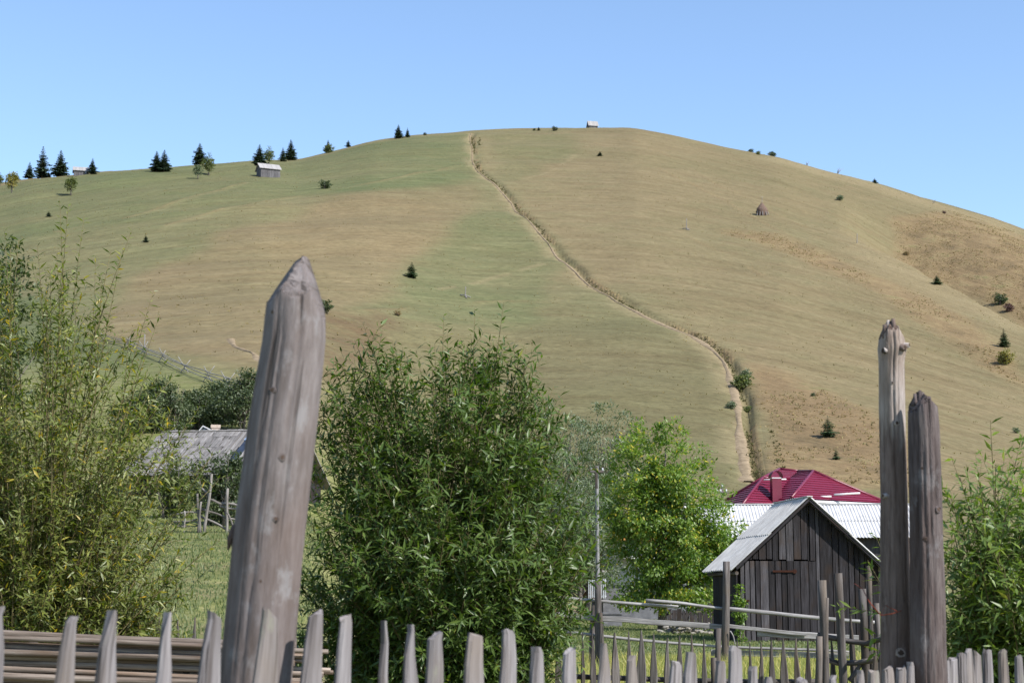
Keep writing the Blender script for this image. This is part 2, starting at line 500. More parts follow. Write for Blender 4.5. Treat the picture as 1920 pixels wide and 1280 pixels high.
G0, G1, G2 = (.022, .045, .010), (.042, .078, .017), (.070, .115, .028)
M['willow_leaf'] = mat_leaf('willow_leaf', [(0, (0.024, 0.045, 0.006)), (.35, (0.046, 0.081, 0.011)), (.75, (0.083, 0.128, 0.016)), (.93, (0.125, 0.162, 0.022)), (1, (0.376, 0.314, 0.025))], back=(0.076, 0.118, 0.029), rough=.40, spec=.32)
M['willow_leaf_yellow'] = mat_leaf('yellowing_willow_leaf', [(0, (0.039, 0.063, 0.009)), (.35, (0.074, 0.106, 0.015)), (.72, (0.139, 0.164, 0.023)), (.86, (0.204, 0.200, 0.028)), (.95, (0.431, 0.326, 0.023)), (1, (0.540, 0.314, 0.015))], back=(0.154, 0.171, 0.047), rough=.42, spec=.35)
M['willow_leaf_fresh'] = mat_leaf('fresh_willow_leaf', [(0, (0.052, 0.085, 0.012)), (.35, (0.099, 0.148, 0.021)), (.75, (0.156, 0.213, 0.032)), (.95, (0.255, 0.282, 0.043)), (1, (0.568, 0.465, 0.048))], back=(0.119, 0.170, 0.043), rough=.42, spec=.35)
M['ash_leaf'] = mat_leaf('ash_leaf', [(0, (0.056, 0.104, 0.014)), (.4, (0.099, 0.164, 0.021)), (.75, (0.161, 0.226, 0.030)), (.92, (0.260, 0.281, 0.034)), (1, (0.497, 0.366, 0.034))], rough=.5, trans=.34)
M['grey_leaf'] = mat_leaf('grey_willow_leaf', [(0, (.06, .085, .04)), (.5, (.105, .135, .07)), (1, (.18, .21, .125))], rough=.5, trans=.2)
M['shrub_leaf'] = mat_leaf('shrub_leaf', [(0, (.022, .036, .012)), (.5, (.045, .066, .020)), (1, (.085, .105, .030))], rough=.55, trans=.18)
M['tree_leaf'] = mat_leaf('hill_tree_leaf', [(0, (.045, .065, .016)), (.5, (.085, .108, .024)), (1, (.16, .16, .035))], rough=.55, trans=.22)
M['autumn_leaf'] = mat_leaf('autumn_leaf', [(0, (.07, .08, .018)), (.45, (.16, .15, .028)), (.8, (.28, .21, .035)), (1, (.36, .22, .035))], rough=.55, trans=.25)
M['red_leaf'] = mat_leaf('reddish_leaf', [(0, (.07, .035, .03)), (1, (.14, .07, .055))], rough=.6, trans=.15)
M['needle'] = mat_leaf('spruce_needle', [(0, (0.019, 0.035, 0.022)), (.5, (0.035, 0.061, 0.032)), (1, (0.064, 0.096, 0.045))], rough=.6, trans=.06, spec=.3)
M['needle_young'] = mat_leaf('young_spruce_needle', [(0, (0.025, 0.050, 0.022)), (.5, (0.044, 0.077, 0.030)), (1, (0.075, 0.112, 0.043))], rough=.6, trans=.08, spec=.3)
M['needle_yellow'] = mat_leaf('yellowish_needle', [(0, (.05, .055, .016)), (.5, (.10, .10, .025)), (1, (.15, .13, .035))], rough=.6, trans=.08, spec=.3)
M['meadow_blade'] = mat_leaf('meadow_blade', [(0, (0.052, 0.076, 0.022)), (.4, (0.090, 0.122, 0.040)), (.7, (0.142, 0.158, 0.060)), (1, (0.224, 0.219, 0.096))], rough=.6, trans=.28)
M['ditch_weed'] = mat_leaf('ditch_weed', [(0, (0.050, 0.045, 0.022)), (.5, (0.088, 0.077, 0.035)), (1, (0.125, 0.131, 0.050))], rough=.8, trans=.12, spec=.1)  # weed colour kept dark to stand for the cut bank's shade
M['dead'] = mat_simple('dead_wood', (0.166, 0.150, 0.140), (0.255, 0.236, 0.223), 8, .9, .15)
M['grass_blade'] = mat_leaf('grass_blade', [(0, (0.096, 0.124, 0.033)), (.4, (0.182, 0.203, 0.062)), (.7, (0.319, 0.299, 0.083)), (1, (0.592, 0.454, 0.166))], rough=.55, trans=.35)
M['bracken'] = mat_leaf('dry_bracken', [(0, (0.156, 0.106, 0.054)), (.35, (0.227, 0.155, 0.079)), (.6, (0.262, 0.200, 0.109)), (.85, (0.179, 0.172, 0.068)), (1, (0.286, 0.234, 0.136))], rough=.8, trans=.15, spec=.1)

# ------------------------------------------------------------------ object helpers
def thing(name, label, cat, loc=(0, 0, 0), group=None):
    o = bpy.data.objects.new(name, None); COL.objects.link(o)
    o.location = loc; o.empty_display_size = .2
    tag(o, label, cat, group)
    return o

def tag(o, label, cat, group=None):
    o['label'] = label; o['category'] = cat
    if group:
        o['group'] = group
    return o

def struct(o):
    o['kind'] = 'structure'
    return o

def link(name, me, mat, parent=None, loc=None):
    o = bpy.data.objects.new(name, me); COL.objects.link(o)
    if mat is not None and len(me.materials) == 0:
        me.materials.append(mat)
    if parent is not None:
        o.parent = parent
    if loc is not None:
        o.location = loc
    return o

def mesh_np(name, V, F, attrs=None, smooth=False):
    """V (n,3), F (m,k) all faces with k corners"""
    me = bpy.data.meshes.new(name)
    V = np.asarray(V, np.float32); F = np.asarray(F, np.int32)
    m, k = F.shape
    me.vertices.add(len(V)); me.vertices.foreach_set('co', V.ravel())
    me.loops.add(m * k); me.loops.foreach_set('vertex_index', F.ravel())
    me.polygons.add(m)
    me.polygons.foreach_set('loop_start', np.arange(0, m * k, k, dtype=np.int32))
    try:
        me.polygons.foreach_set('loop_total', np.full(m, k, np.int32))
    except Exception:
        pass
    if smooth:
        me.polygons.foreach_set('use_smooth', np.ones(m, bool))
    for nm, (typ, data) in (attrs or {}).items():
        a = me.attributes.new(nm, typ, 'POINT')
        key = {'FLOAT': 'value', 'FLOAT_VECTOR': 'vector', 'FLOAT_COLOR': 'color'}[typ]
        a.data.foreach_set(key, np.asarray(data, np.float32).ravel())
    me.update(calc_edges=True)
    me.validate()
    return me

class WB:
    """collects tubes and boards with a wood-grain coordinate, links them as one mesh"""
    def __init__(self):
        self.v = []; self.f = []; self.g = []; self.sm = []
    def _ring_mesh(self, rings, grs, cap=True, smooth=True):
        b = len(self.v); k = len(rings[0])
        for r, g in zip(rings, grs):
            self.v += [tuple(p) for p in r]; self.g += g
        for i in range(len(rings) - 1):
            for j in range(k):
                a = b + i * k + j; c = b + i * k + (j + 1) % k
                self.f.append((a, c, c + k, a + k)); self.sm.append(smooth)
        if cap:
            self.f.append(tuple(b + j for j in reversed(range(k)))); self.sm.append(False)
            e = b + (len(rings) - 1) * k
            self.f.append(tuple(e + j for j in range(k))); self.sm.append(False)
    def tube(self, p0, p1, r0, r1=None, sides=8, segs=5, wob=0.0, lump=0.06, tip=0.0):
        p0 = Vector(p0); p1 = Vector(p1); r1 = r0 if r1 is None else r1
        ax = p1 - p0; L = ax.length; ax.normalize()
        ref = Vector((0, 0, 1)) if abs(ax.z) < .9 else Vector((1, 0, 0))
        a = ax.cross(ref).normalized(); b = a.cross(ax).normalized()
        off = Vector((random.random() * 9, random.random() * 9, random.random() * 9))
        ph = random.random() * 6.28
        rings, grs = [], []
        for i in range(segs + 1):
            t = i / segs
            r = r0 + (r1 - r0) * t
            if tip and i == segs:
                r = tip
            w = math.sin(t * math.pi) * wob
            c = p0 + ax * (L * t) + a * (w * math.sin(ph + 3 * t)) + b * (w * math.cos(ph + 2.3 * t))
            ring, gg = [], []
            for j in range(sides):
                th = 2 * math.pi * j / sides
                rr = r * (1 + lump * (random.random() - .5) * 2)
                ring.append(c + a * (rr * math.cos(th)) + b * (rr * math.sin(th)))
                gg.append((off.x + r * math.cos(th), off.y + r * math.sin(th), off.z + L * t))
            rings.append(ring); grs.append(gg)
        self._ring_mesh(rings, grs)
        return self
    def path(self, pts, rs, sides=5):
        """a tube along a list of points"""
        off = random.random() * 9
        rings, grs = [], []
        L = 0
        for i, p in enumerate(pts):
            p = Vector(p)
            q0 = Vector(pts[max(0, i - 1)]); q1 = Vector(pts[min(len(pts) - 1, i + 1)])
            ax = (q1 - q0).normalized()
            ref = Vector((0, 0, 1)) if abs(ax.z) < .9 else Vector((1, 0, 0))
            a = ax.cross(ref).normalized(); b = a.cross(ax).normalized()
            if i:
                L += (p - Vector(pts[i - 1])).length
            ring, gg = [], []
            for j in range(sides):
                th = 2 * math.pi * j / sides
                ring.append(p + a * (rs[i] * math.cos(th)) + b * (rs[i] * math.sin(th)))
                gg.append((off + rs[i] * math.cos(th), off + rs[i] * math.sin(th), off + L))
            rings.append(ring); grs.append(gg)
        self._ring_mesh(rings, grs)
        return self
    def board(self, p0, p1, wide, w0, w1=None, th=.022, segs=4, rag=.0, ch=.12, levels=None, slant=0.0):
        """a board from p0 to p1; wide = direction of its width; levels = [(t, width)] overrides taper"""
        p0 = Vector(p0); p1 = Vector(p1); w1 = w0 if w1 is None else w1
        ax = p1 - p0; L = ax.length; ax.normalize()
        wd = Vector(wide); wd = (wd - ax * wd.dot(ax)).normalized()
        nn = ax.cross(wd).normalized()
        off = Vector((random.random() * 9, random.random() * 9, random.random() * 9))
        if levels is None:
            levels = [(i / segs, w0 + (w1 - w0) * i / segs) for i in range(segs + 1)]
        rings, grs = [], []
        for t, w in levels:
            h = w / 2; k = th / 2; c = min(ch * th * 2, h * .5)
            s = random.uniform(-rag, rag)
            prof = [(-h + c, -k), (h - c, -k), (h, -k + c), (h, k - c), (h - c, k), (-h + c, k), (-h, k - c), (-h, -k + c)]
            sl = slant if t == 1 else 0.0
            ring = [p0 + ax * (L * t + (sl * x + random.uniform(-rag, rag) * 1.5 if sl else 0)) + wd * (x + s + random.uniform(-rag, rag) * .4) + nn * y for x, y in prof]
            rings.append(ring)
            grs.append([(off.x + x, off.y + y, off.z + L * t) for x, y in prof])
        self._ring_mesh(rings, grs, smooth=False)
        return self
    def hexa(self, c8):
        """a solid from eight corners: bottom four then top four"""
        b = len(self.v); off = random.random() * 9
        o = Vector(c8[0])
        for p in c8:
            p = Vector(p); self.v.append(tuple(p)); self.g.append((off + p.x, off + p.y, off + p.z))
        for f in ((3, 2, 1, 0), (4, 5, 6, 7), (0, 1, 5, 4), (1, 2, 6, 5), (2, 3, 7, 6), (3, 0, 4, 7)):
            self.f.append(tuple(b + i for i in f)); self.sm.append(False)
        return self
    def box(self, c, sx, sy, sz, rot=0.0):
        """a box standing on c, turned about the vertical"""
        ca, sa = math.cos(rot), math.sin(rot)
        c = Vector(c)
        cs = []
        for z in (0, sz):
            for x, y in ((-sx / 2, -sy / 2), (sx / 2, -sy / 2), (sx / 2, sy / 2), (-sx / 2, sy / 2)):
                cs.append(c + Vector((x * ca - y * sa, x * sa + y * ca, z)))
        return self.hexa(cs)
    def mesh(self, name, origin=(0, 0, 0)):
        me = bpy.data.meshes.new(name)
        o = Vector(origin)
        me.from_pydata([tuple(Vector(p) - o) for p in self.v], [], self.f)
        a = me.attributes.new('gr', 'FLOAT_VECTOR', 'POINT')
        a.data.foreach_set('vector', np.array(self.g, np.float32).ravel())
        me.polygons.foreach_set('use_smooth', self.sm)
        me.update()
        return me
    def build(self, name, mat, parent=None):
        """world coordinates in, stored relative to the parent's base"""
        if parent is not None:
            o = Vector(parent.location); q = parent.parent
            while q is not None:
                o += q.location; q = q.parent
            return link(name, self.mesh(name, o), mat, parent)
        o = Vector(self.v[0])
        return link(name, self.mesh(name, o), mat, None, o)

# ------------------------------------------------------------------ the ground
def pix_poly(pts):
    return np.array([(p.x, p.y) for p in (place(*q) for q in pts)])

def in_poly(X, Y, poly):
    inside = np.zeros(X.shape, bool)
    n = len(poly)
    for i in range(n):
        x1, y1 = poly[i]; x2, y2 = poly[(i + 1) % n]
        c = (y1 > Y) != (y2 > Y)
        inside ^= c & (X < (x2 - x1) * (Y - y1) / (y2 - y1 + 1e-12) + x1)
    return inside

GREEN = [([(-300, 380), (0, 345), (300, 313), (560, 300), (700, 266), (880, 248), (890, 330), (700, 362), (560, 372), (300, 420), (60, 450), (-300, 520)], .82),
         ([(-300, 525), (60, 450), (300, 420), (560, 376), (620, 380), (420, 440), (260, 520), (180, 600), (-300, 700)], .55),
         ([(880, 345), (620, 378), (420, 438), (250, 520), (200, 640), (480, 700), (620, 600), (790, 470), (885, 400)], .12),
         ([(885, 400), (960, 395), (1010, 450), (1060, 500), (1010, 545), (1000, 600), (640, 592), (730, 555), (800, 478)], .72),
         ([(620, 602), (1000, 600), (1180, 590), (1350, 680), (1385, 900), (900, 900), (600, 760)], .62),
         ([(900, 250), (1190, 242), (1400, 283), (1920, 432), (2400, 612), (2400, 950), (1660, 930), (1420, 690), (1340, 650), (1180, 570), (1050, 470), (960, 370), (890, 300)], .10),
         ([(900, 250), (1080, 250), (1080, 290), (1000, 330), (930, 340)], .45),
         ([(-300, 560), (100, 560), (220, 650), (480, 735), (520, 900), (-300, 1000)], .95)]
BRUSH = [([(1395, 690), (1450, 697), (1560, 740), (1700, 830), (1760, 930), (1420, 925), (1405, 800)], .85),
         ([(1640, 480), (1680, 400), (1800, 400), (1920, 445), (2400, 625), (2400, 850), (1913, 612), (1773, 530)], .80),
         ([(1330, 425), (1460, 440), (1600, 500), (1800, 600), (1920, 675), (2000, 760), (1920, 715), (1760, 625), (1600, 540), (1450, 470)], .80)]
RUSSET = [([(620, 602), (1000, 600), (1180, 590), (1350, 680), (1385, 900), (900, 900), (600, 760)], .30),
          ([(880, 345), (620, 378), (420, 438), (250, 520), (200, 640), (480, 700), (620, 600), (790, 470), (885, 400)], .22),
          ([(612, 600), (735, 592), (765, 620), (700, 690), (600, 725)], .85),
          ([(1420, 700), (1560, 745), (1650, 830), (1600, 890), (1430, 850)], .35)]
STRAW = [([(1480, 270), (1640, 341), (1920, 432), (1920, 450), (1640, 356), (1420, 300)], .7),
         ([(1540, 430), (1640, 474), (1773, 536), (1913, 618), (1913, 640), (1740, 545), (1620, 490)], .7)]

TRAILS = [[(250, 452), (400, 405), (560, 368), (700, 345), (860, 312)], [(1085, 262), (1240, 318), (1420, 420), (1560, 500), (1760, 600), (1920, 690)],
          [(1180, 262), (1330, 340), (1480, 425), (1640, 480)], [(1060, 405), (1085, 398), (1150, 408), (1300, 455), (1480, 560)], [(620, 600), (760, 580), (900, 566), (1060, 560)],
          [(1420, 690), (1560, 760), (1680, 860)], [(120, 440), (280, 400), (470, 345)]]

def make_ground():
    rows = np.concatenate([np.arange(-25, 12, 3.), np.arange(12, 70, .5), np.arange(70, 150, 1.), np.arange(150, 680, 1.6), np.arange(680, 1500, 25.)])
    cols = np.linspace(-.50, .50, 650)
    A, Dm = np.meshgrid(cols, rows, indexing='xy')
    X = A * (40 + np.maximum(Dm, 0)); Y = Dm
    zb = ground_base(X, Y); Z = zb + relief(X, Y, zb)
    wx = X + 7 * (fbm(X / 25, Y / 25, 31) - .5) * sstep(100, 200, Y); wy = Y + 16 * (fbm(X / 25, Y / 25, 41) - .5) * sstep(100, 200, Y)
    green = np.full(X.shape, .35); brush = np.zeros(X.shape); russet = np.zeros(X.shape); straw = np.zeros(X.shape)
    for arr, lst in ((green, GREEN), (brush, BRUSH), (russet, RUSSET), (straw, STRAW)):
        for poly, val in lst:
            arr[in_poly(wx, wy, pix_poly(poly))] = val
    green, brush, russet, straw = [gsmooth(gsmooth(a, 2.0, 0), 2.5, 1) for a in (green, brush, russet, straw)]
    lush = np.maximum(1 - sstep(75, 125, Y), 0)
    leftish = 1 - sstep(-.22, -.10, X / np.maximum(Y, 12))
    lush = np.maximum(lush, leftish * (1 - sstep(115, 150, Y)) * .85)
    b, sg = dist_to_line(X, Y, TRACK, 9)
    off = b * sg
    dirt = .6 * np.exp(-(b / .6) ** 2) * (vnoise(X / 5, Y / 5, 57) > .3)
    straw = np.maximum(straw, .55 * np.exp(-((off + 1.3) / 1.2) ** 2) * (vnoise(X / 9, Y / 9, 77) > .35))
    brush = np.maximum(brush, .8 * np.exp(-((off - 1.2) / .6) ** 2) * sstep(.3, .6, vnoise(X / 7, Y / 7, 29)))
    for ln in SIDE.values():
        b2, _ = dist_to_line(X, Y, ln, 5)
        straw = np.maximum(straw, .55 * np.exp(-(b2 / .7) ** 2) * (vnoise(X / 6, Y / 6, 53) > .4))
    for tp in TRAILS:
        ln = densify(smooth_line([place(*q) for q in tp]), 4.0)
        b3, s3 = dist_to_line(X, Y, ln, 5)
        br = sstep(.25, .55, vnoise(X / 11, Y / 11, 37))
        straw = np.maximum(straw, .2 * np.exp(-(b3 / .7) ** 2) * br)
        brush = np.maximum(brush, .42 * np.exp(-((b3 * s3 - 1.3) / .8) ** 2) * br)
    yard = np.exp(-(((X - 2.4) / 3.0) ** 2 + ((Y - 72) / 9.0) ** 2) * 1.5)
    dirt = np.maximum(dirt, np.clip(yard * 1.6 - .25, 0, 1))
    nr, nc = X.shape
    idx = np.arange(nr * nc).reshape(nr, nc)
    F = np.stack([idx[:-1, :-1], idx[:-1, 1:], idx[1:, 1:], idx[1:, :-1]], -1).reshape(-1, 4)
    one = np.ones(X.size)
    me = mesh_np('terrain', np.stack([X, Y, Z], -1).reshape(-1, 3), F,
                 {'mask': ('FLOAT_COLOR', np.stack([green.ravel(), brush.ravel(), lush.ravel(), one], -1)),
                  'mask2': ('FLOAT_COLOR', np.stack([dirt.ravel(), russet.ravel(), straw.ravel(), one], -1)),
                  'sc': ('FLOAT_VECTOR', np.stack([X.ravel(), Y.ravel(), np.where(Y.ravel() > 100, streak_q(X.ravel(), zb.ravel()), Z.ravel())], -1))}, smooth=True)
    return struct(link('terrain', me, M['ground'])), (X, Y, Z, brush)

ground, GRID = make_ground()

def strip(name, line, halfw, lift=.16, mat='dirt'):
    pts = np.array([(p.x, p.y) for p in line]); n = len(pts)
    tan = np.gradient(pts, axis=0); tan /= np.linalg.norm(tan, axis=1)[:, None] + 1e-9
    nor = np.stack([-tan[:, 1], tan[:, 0]], -1)
    offs = np.array([-1.35, -.8, -.25, .3, .85, 1.35]); lifts = np.array([-.35, .7, .9, 1, .7, -2.2]) * lift
    hw = np.array([halfw(i / (n - 1)) for i in range(n)]) * np.clip(1.9 * vnoise(np.arange(n) / 3.0, np.zeros(n), 3) - .25 + .9 * np.linspace(0, 1, n) ** 2 + .3 * RNG.random(n), .12, 1.6)
    jit = (RNG.random((n, 6)) - .5) * .5
    Q = pts[:, None, :] + nor[:, None, :] * ((offs[None] + jit) * hw[:, None])[:, :, None]
    Z = gza(Q[..., 0], Q[..., 1]) + lifts[None] + (RNG.random((n, 6)) - .5) * lift * .5
    V = np.concatenate([Q, Z[..., None]], -1).reshape(-1, 3)
    idx = np.arange(n * 6).reshape(n, 6)
    F = np.stack([idx[:-1, :-1], idx[1:, :-1], idx[1:, 1:], idx[:-1, 1:]], -1).reshape(-1, 4)
    return struct(link(name, mesh_np(name, V, F, smooth=True), M[mat]))

strip('dirt_track', TRACK, lambda t: .15 + .24 * max(0, (t - .6) / .4))
strip('footpath', SIDE['lower_footpath'], lambda t: .26, .12)

# ------------------------------------------------------------------ leaves, trees
def unit(a):
    return a / (np.linalg.norm(a, axis=-1, keepdims=True) + 1e-9)

def leaf_mesh(name, p, t, nrm, L, W, tint, full=True):
    p = np.asarray(p); t = unit(np.asarray(t)); nrm = np.asarray(nrm)
    s = unit(np.cross(t, nrm)); nn = np.cross(s, t)
    L = np.asarray(L)[:, None]; W = np.asarray(W)[:, None]
    n = len(p)
    tip = p + t * L - nn * L * .14
    lf = p + t * L * .42 + s * W * .5; rt = p + t * L * .42 - s * W * .5
    if full:
        mid = p + t * L * .45 - nn * W * .16
        V = np.stack([p, lf, mid, rt, tip], 1).reshape(-1, 3)
        b = (np.arange(n) * 5)[:, None]
        F = np.stack([b + [0, 2, 1], b + [0, 3, 2], b + [1, 2, 4], b + [2, 3, 4]], 1).reshape(-1, 3); k = 5
    else:
        V = np.stack([p, lf, tip, rt], 1).reshape(-1, 3)
        b = (np.arange(n) * 4)[:, None]
        F = np.stack([b + [0, 2, 1], b + [0, 3, 2]], 1).reshape(-1, 3); k = 4
    return mesh_np(name, V, F, {'tint': ('FLOAT', np.repeat(np.clip(tint, 0, 1), k))})

def rnd_dirs(n):
    return unit(RNG.normal(size=(n, 3)))

def clump_tree(name, H, ells, nclump, per, rc, L, W, leafmat, trunk_r, limbs=10, yellow=0.0, clear=.2, bend=.03, full=False, shell=.55, stems=1, spread=0.):
    """crown and trunk meshes with the base at the origin; ells = [(x, y, z, rx, ry, rz, weight)]"""
    wts = np.array([e[6] for e in ells], float); wts /= wts.sum()
    C = []
    for _ in range(nclump):
        e = ells[RNG.choice(len(ells), p=wts)]
        d = rnd_dirs(1)[0]; r = RNG.random() ** shell
        C.append((e[0] + d[0] * e[3] * r, e[1] + d[1] * e[4] * r, e[2] + d[2] * e[5] * r))
    C = np.array(C); C = C[C[:, 2] > H * clear * .5]
    size = rc * (.6 + .8 * RNG.random(len(C)))
    p = np.repeat(C, per, 0) + rnd_dirs(len(C) * per) * (RNG.random((len(C) * per, 1)) ** .5) * np.repeat(size, per)[:, None] * np.array([1.1, 1.1, .8])
    n = len(p)
    ctr = np.array([0, 0, H * .55])
    outw = unit(p - ctr)
    t = unit(outw * .7 + rnd_dirs(n) * .9 + np.array([0, 0, -.15]))
    nr = unit(outw * .5 + np.array([0, 0, .7]) + rnd_dirs(n) * .7)
    ct = np.repeat(RNG.random(len(C)), per)
    tint = .12 + .45 * RNG.random(n) + .28 * ct
    tint = np.where(RNG.random(n) < yellow * (ct * 2), .9 + .1 * RNG.random(n), tint)
    ln = L * (.7 + .6 * RNG.random(n))
    crown = leaf_mesh(name + '_crown', p, t, nr, ln, ln * W / L, tint, full)
    w = WB()
    for sidx in range(stems):
        sx, sy = (random.uniform(-spread, spread), random.uniform(-spread, spread)) if stems > 1 else (0, 0)
        top = Vector((bend * H * random.uniform(-1, 1) + sx * 2.2, sy * 2.2, H * .82))
        base = Vector((sx, sy, -.15 * min(1, H * .1)))
        pts = [base.lerp(top, k / 6) + Vector((random.uniform(-1, 1), random.uniform(-1, 1), 0)) * bend * H * .25 * (k > 0) for k in range(7)]
        w.path(pts, [trunk_r * (1.25 - 1.1 * k / 6) for k in range(7)], 7)
        order = RNG.permutation(len(C))[:limbs]
        for i in order:
            c = Vector(C[i])
            k0 = min(.75, max(.18, (c.z / H) * .62))
            st = base.lerp(top, k0)
            f = k0 * 6; st = pts[int(f)].lerp(pts[int(f) + 1], f - int(f))
            midp = st.lerp(c, .5) + Vector((0, 0, -.04 * H + .09 * H * random.random()))
            r = trunk_r * (.52 - .38 * k0)
            w.path([st, st.lerp(midp, .6), midp, c], [r, r * .7, r * .5, r * .15], 5)
    return crown, w.mesh(name + '_trunk')

def spruce_mesh(name, seed, levels=15, R=.22, ragged=.3, per=9):
    r = np.random.default_rng(seed)
    p, t, nr, L, W = [], [], [], [], []
    for i in range(levels):
        f = i / (levels - 1)
        h = .10 + .87 * f
        rad = R * (1 - f) ** .95 * (1 - ragged * .5 + ragged * r.random()) + .012
        if f < .12:
            rad *= .75
        m = max(5, int(per * (1 - .35 * f)))
        a0 = r.random() * 6.28
        for j in range(m):
            a = a0 + 6.283 * j / m + r.normal() * .18
            rr = rad * (.65 + .55 * r.random())
            dv = np.array([math.cos(a), math.sin(a), -.22 + .45 * f + r.normal() * .10])
            nseg = max(2, int(5 * (1 - f) + 2))
            for k in range(nseg):
                g = (k + .3) / nseg
                q = np.array([0, 0, h]) + dv * rr * g
                sd = np.array([-math.sin(a), math.cos(a), 0])
                for s in (-1, 1):
                    p.append(q); t.append(dv * .75 + sd * s * .75 + np.array([0, 0, -.28])); nr.append([0, 0, 1.0] + r.normal(size=3) * .35)
                    ll = rr * (.40 - .16 * g) + .016; L.append(ll); W.append(ll * .62)
            p.append(np.array([0, 0, h]) + dv * rr * .72); t.append(dv + np.array([0, 0, .12])); nr.append([0, 0, 1.0] + r.normal(size=3) * .3); L.append(rr * .42); W.append(rr * .16)
    for k in range(4):
        p.append([0, 0, .93]); t.append([r.normal() * .08, r.normal() * .08, 1]); nr.append(r.normal(size=3)); L.append(.075); W.append(.014)
    n = len(p)
    crown = leaf_mesh(name + '_crown', np.array(p), np.array(t), unit(np.array(nr)), np.array(L), np.array(W), r.random(n), False)
    w = WB(); w.path([Vector((0, 0, -.04)), Vector((0, 0, .3)), Vector((0, 0, .7)), Vector((0, 0, .96))], [.022, .016, .009, .002], 6)
    return crown, w.mesh(name + '_trunk')

def put(name, meshes, mats, loc, scale, label, cat, group=None, rz=None, parts=('crown', 'trunk'), wide=1.0):
    root = thing(name, label, cat, loc, group)
    root.scale = (scale * wide, scale * wide, scale)
    root.rotation_euler.z = random.random() * 6.28 if rz is None else rz
    for pn, me, mt in zip(parts, meshes, mats):
        o = link(pn, me, None, root)
        o.data.materials.clear() if False else None
        if len(me.materials) == 0:
            me.materials.append(mt)
        if o.data.materials[0] is not mt:
            o.material_slots[0].link = 'OBJECT'; o.material_slots[0].material = mt
        if pn in ('crown', 'foliage'):
            o['kind'] = 'stuff'
    return root

SPR = [spruce_mesh('spruce_a', 1, 22, .20, .6, 9), spruce_mesh('spruce_b', 2, 22, .24, .4, 11), spruce_mesh('spruce_c', 3, 17, .29, .5, 10), spruce_mesh('spruce_d', 5, 15, .36, .5, 11)]
for c, tr in SPR:
    c.materials.append(M['needle']); tr.materials.append(M['bark'])

SG = 'spruces dotted over the hill'
SPRUCES = [  # px, py of the foot, height in px, variant, material, label
    (32, 331, 14, 3, 'needle', 'tiny spruce at the left end of the ridge, behind the yellow tree'),
    (55, 329, 33, 1, 'needle', 'short spruce left of the tallest spruce on the ridge'),
    (79, 328, 62, 0, 'needle', 'tallest spruce on the left ridge, with ragged pointed top'),
    (91, 327, 14, 3, 'needle', 'low spruce tucked between the two tallest ridge spruces'),
    (113, 326, 53, 1, 'needle', 'tall full spruce between the tallest spruce and the small ridge hut'),
    (173, 325, 31, 1, 'needle', 'spruce touching the right end of the small ridge hut'),
    (293, 326, 40, 1, 'needle', 'left tree of the joined spruce pair on the ridge'),
    (307, 326, 43, 1, 'needle', 'right tree of the joined spruce pair on the ridge'),
    (374, 305, 42, 1, 'needle', 'lone dark spruce on the ridge above the round leafy tree'),
    (486, 312, 41, 1, 'needle', 'dark spruce rising behind the grey hay barn'),
    (530, 304, 28, 0, 'needle', 'slim short spruce right of the grey hay barn'),
    (545, 300, 41, 1, 'needle', 'full spruce at the right end of the hay barn group'),
    (615, 282, 24, 1, 'needle', 'spruce top poking out of a leafy bush on the ridge'),
    (653, 276, 14, 2, 'needle', 'small single spruce on the rising ridge line'),
    (747, 259, 27, 1, 'needle', 'larger of the two spruces left of the track on the skyline'),
    (764, 257, 19, 0, 'needle', 'smaller of the two spruces left of the track on the skyline'),
    (1010, 244, 8, 2, 'needle', 'tiny spruce on the summit right of the track'),
    (1640, 342, 11, 3, 'needle', 'small spruce on the right skyline slope'),
    (772, 519, 31, 2, 'needle_young', 'young spruce alone on the green patch of the slope'),
    (273, 457, 15, 2, 'needle', 'small dark spruce on the left slope above the willow'),
    (91, 409, 11, 3, 'needle', 'tiny squat spruce on the slope at far left'),
    (1125, 291, 10, 3, 'needle', 'tiny spruce below the summit hut'),
    (1757, 536, 18, 3, 'needle_young', 'small spruce on the spur edge at right'),
    (1883, 656, 35, 0, 'needle_young', 'slender spruce at the lower right slope'),
    (1553, 830, 40, 2, 'needle_young', 'bushy young spruce above the red roof'),
    (1568, 870, 22, 2, 'needle_young', 'small spruce behind the leafy shrub right of the red roof'),
    (905, 735, 62, 3, 'needle', 'dark spruce half hidden behind the top of the middle willow'),
]
for px, py, hpx, v, mt, lab in SPRUCES:
    p = stand(px, py, .05)
    put('spruce_tree', SPR[v], (M[mt], M['bark']), p, hpx / FPX * p.y * 1.04, lab, 'spruce', SG, wide=random.uniform(1.35, 1.6))

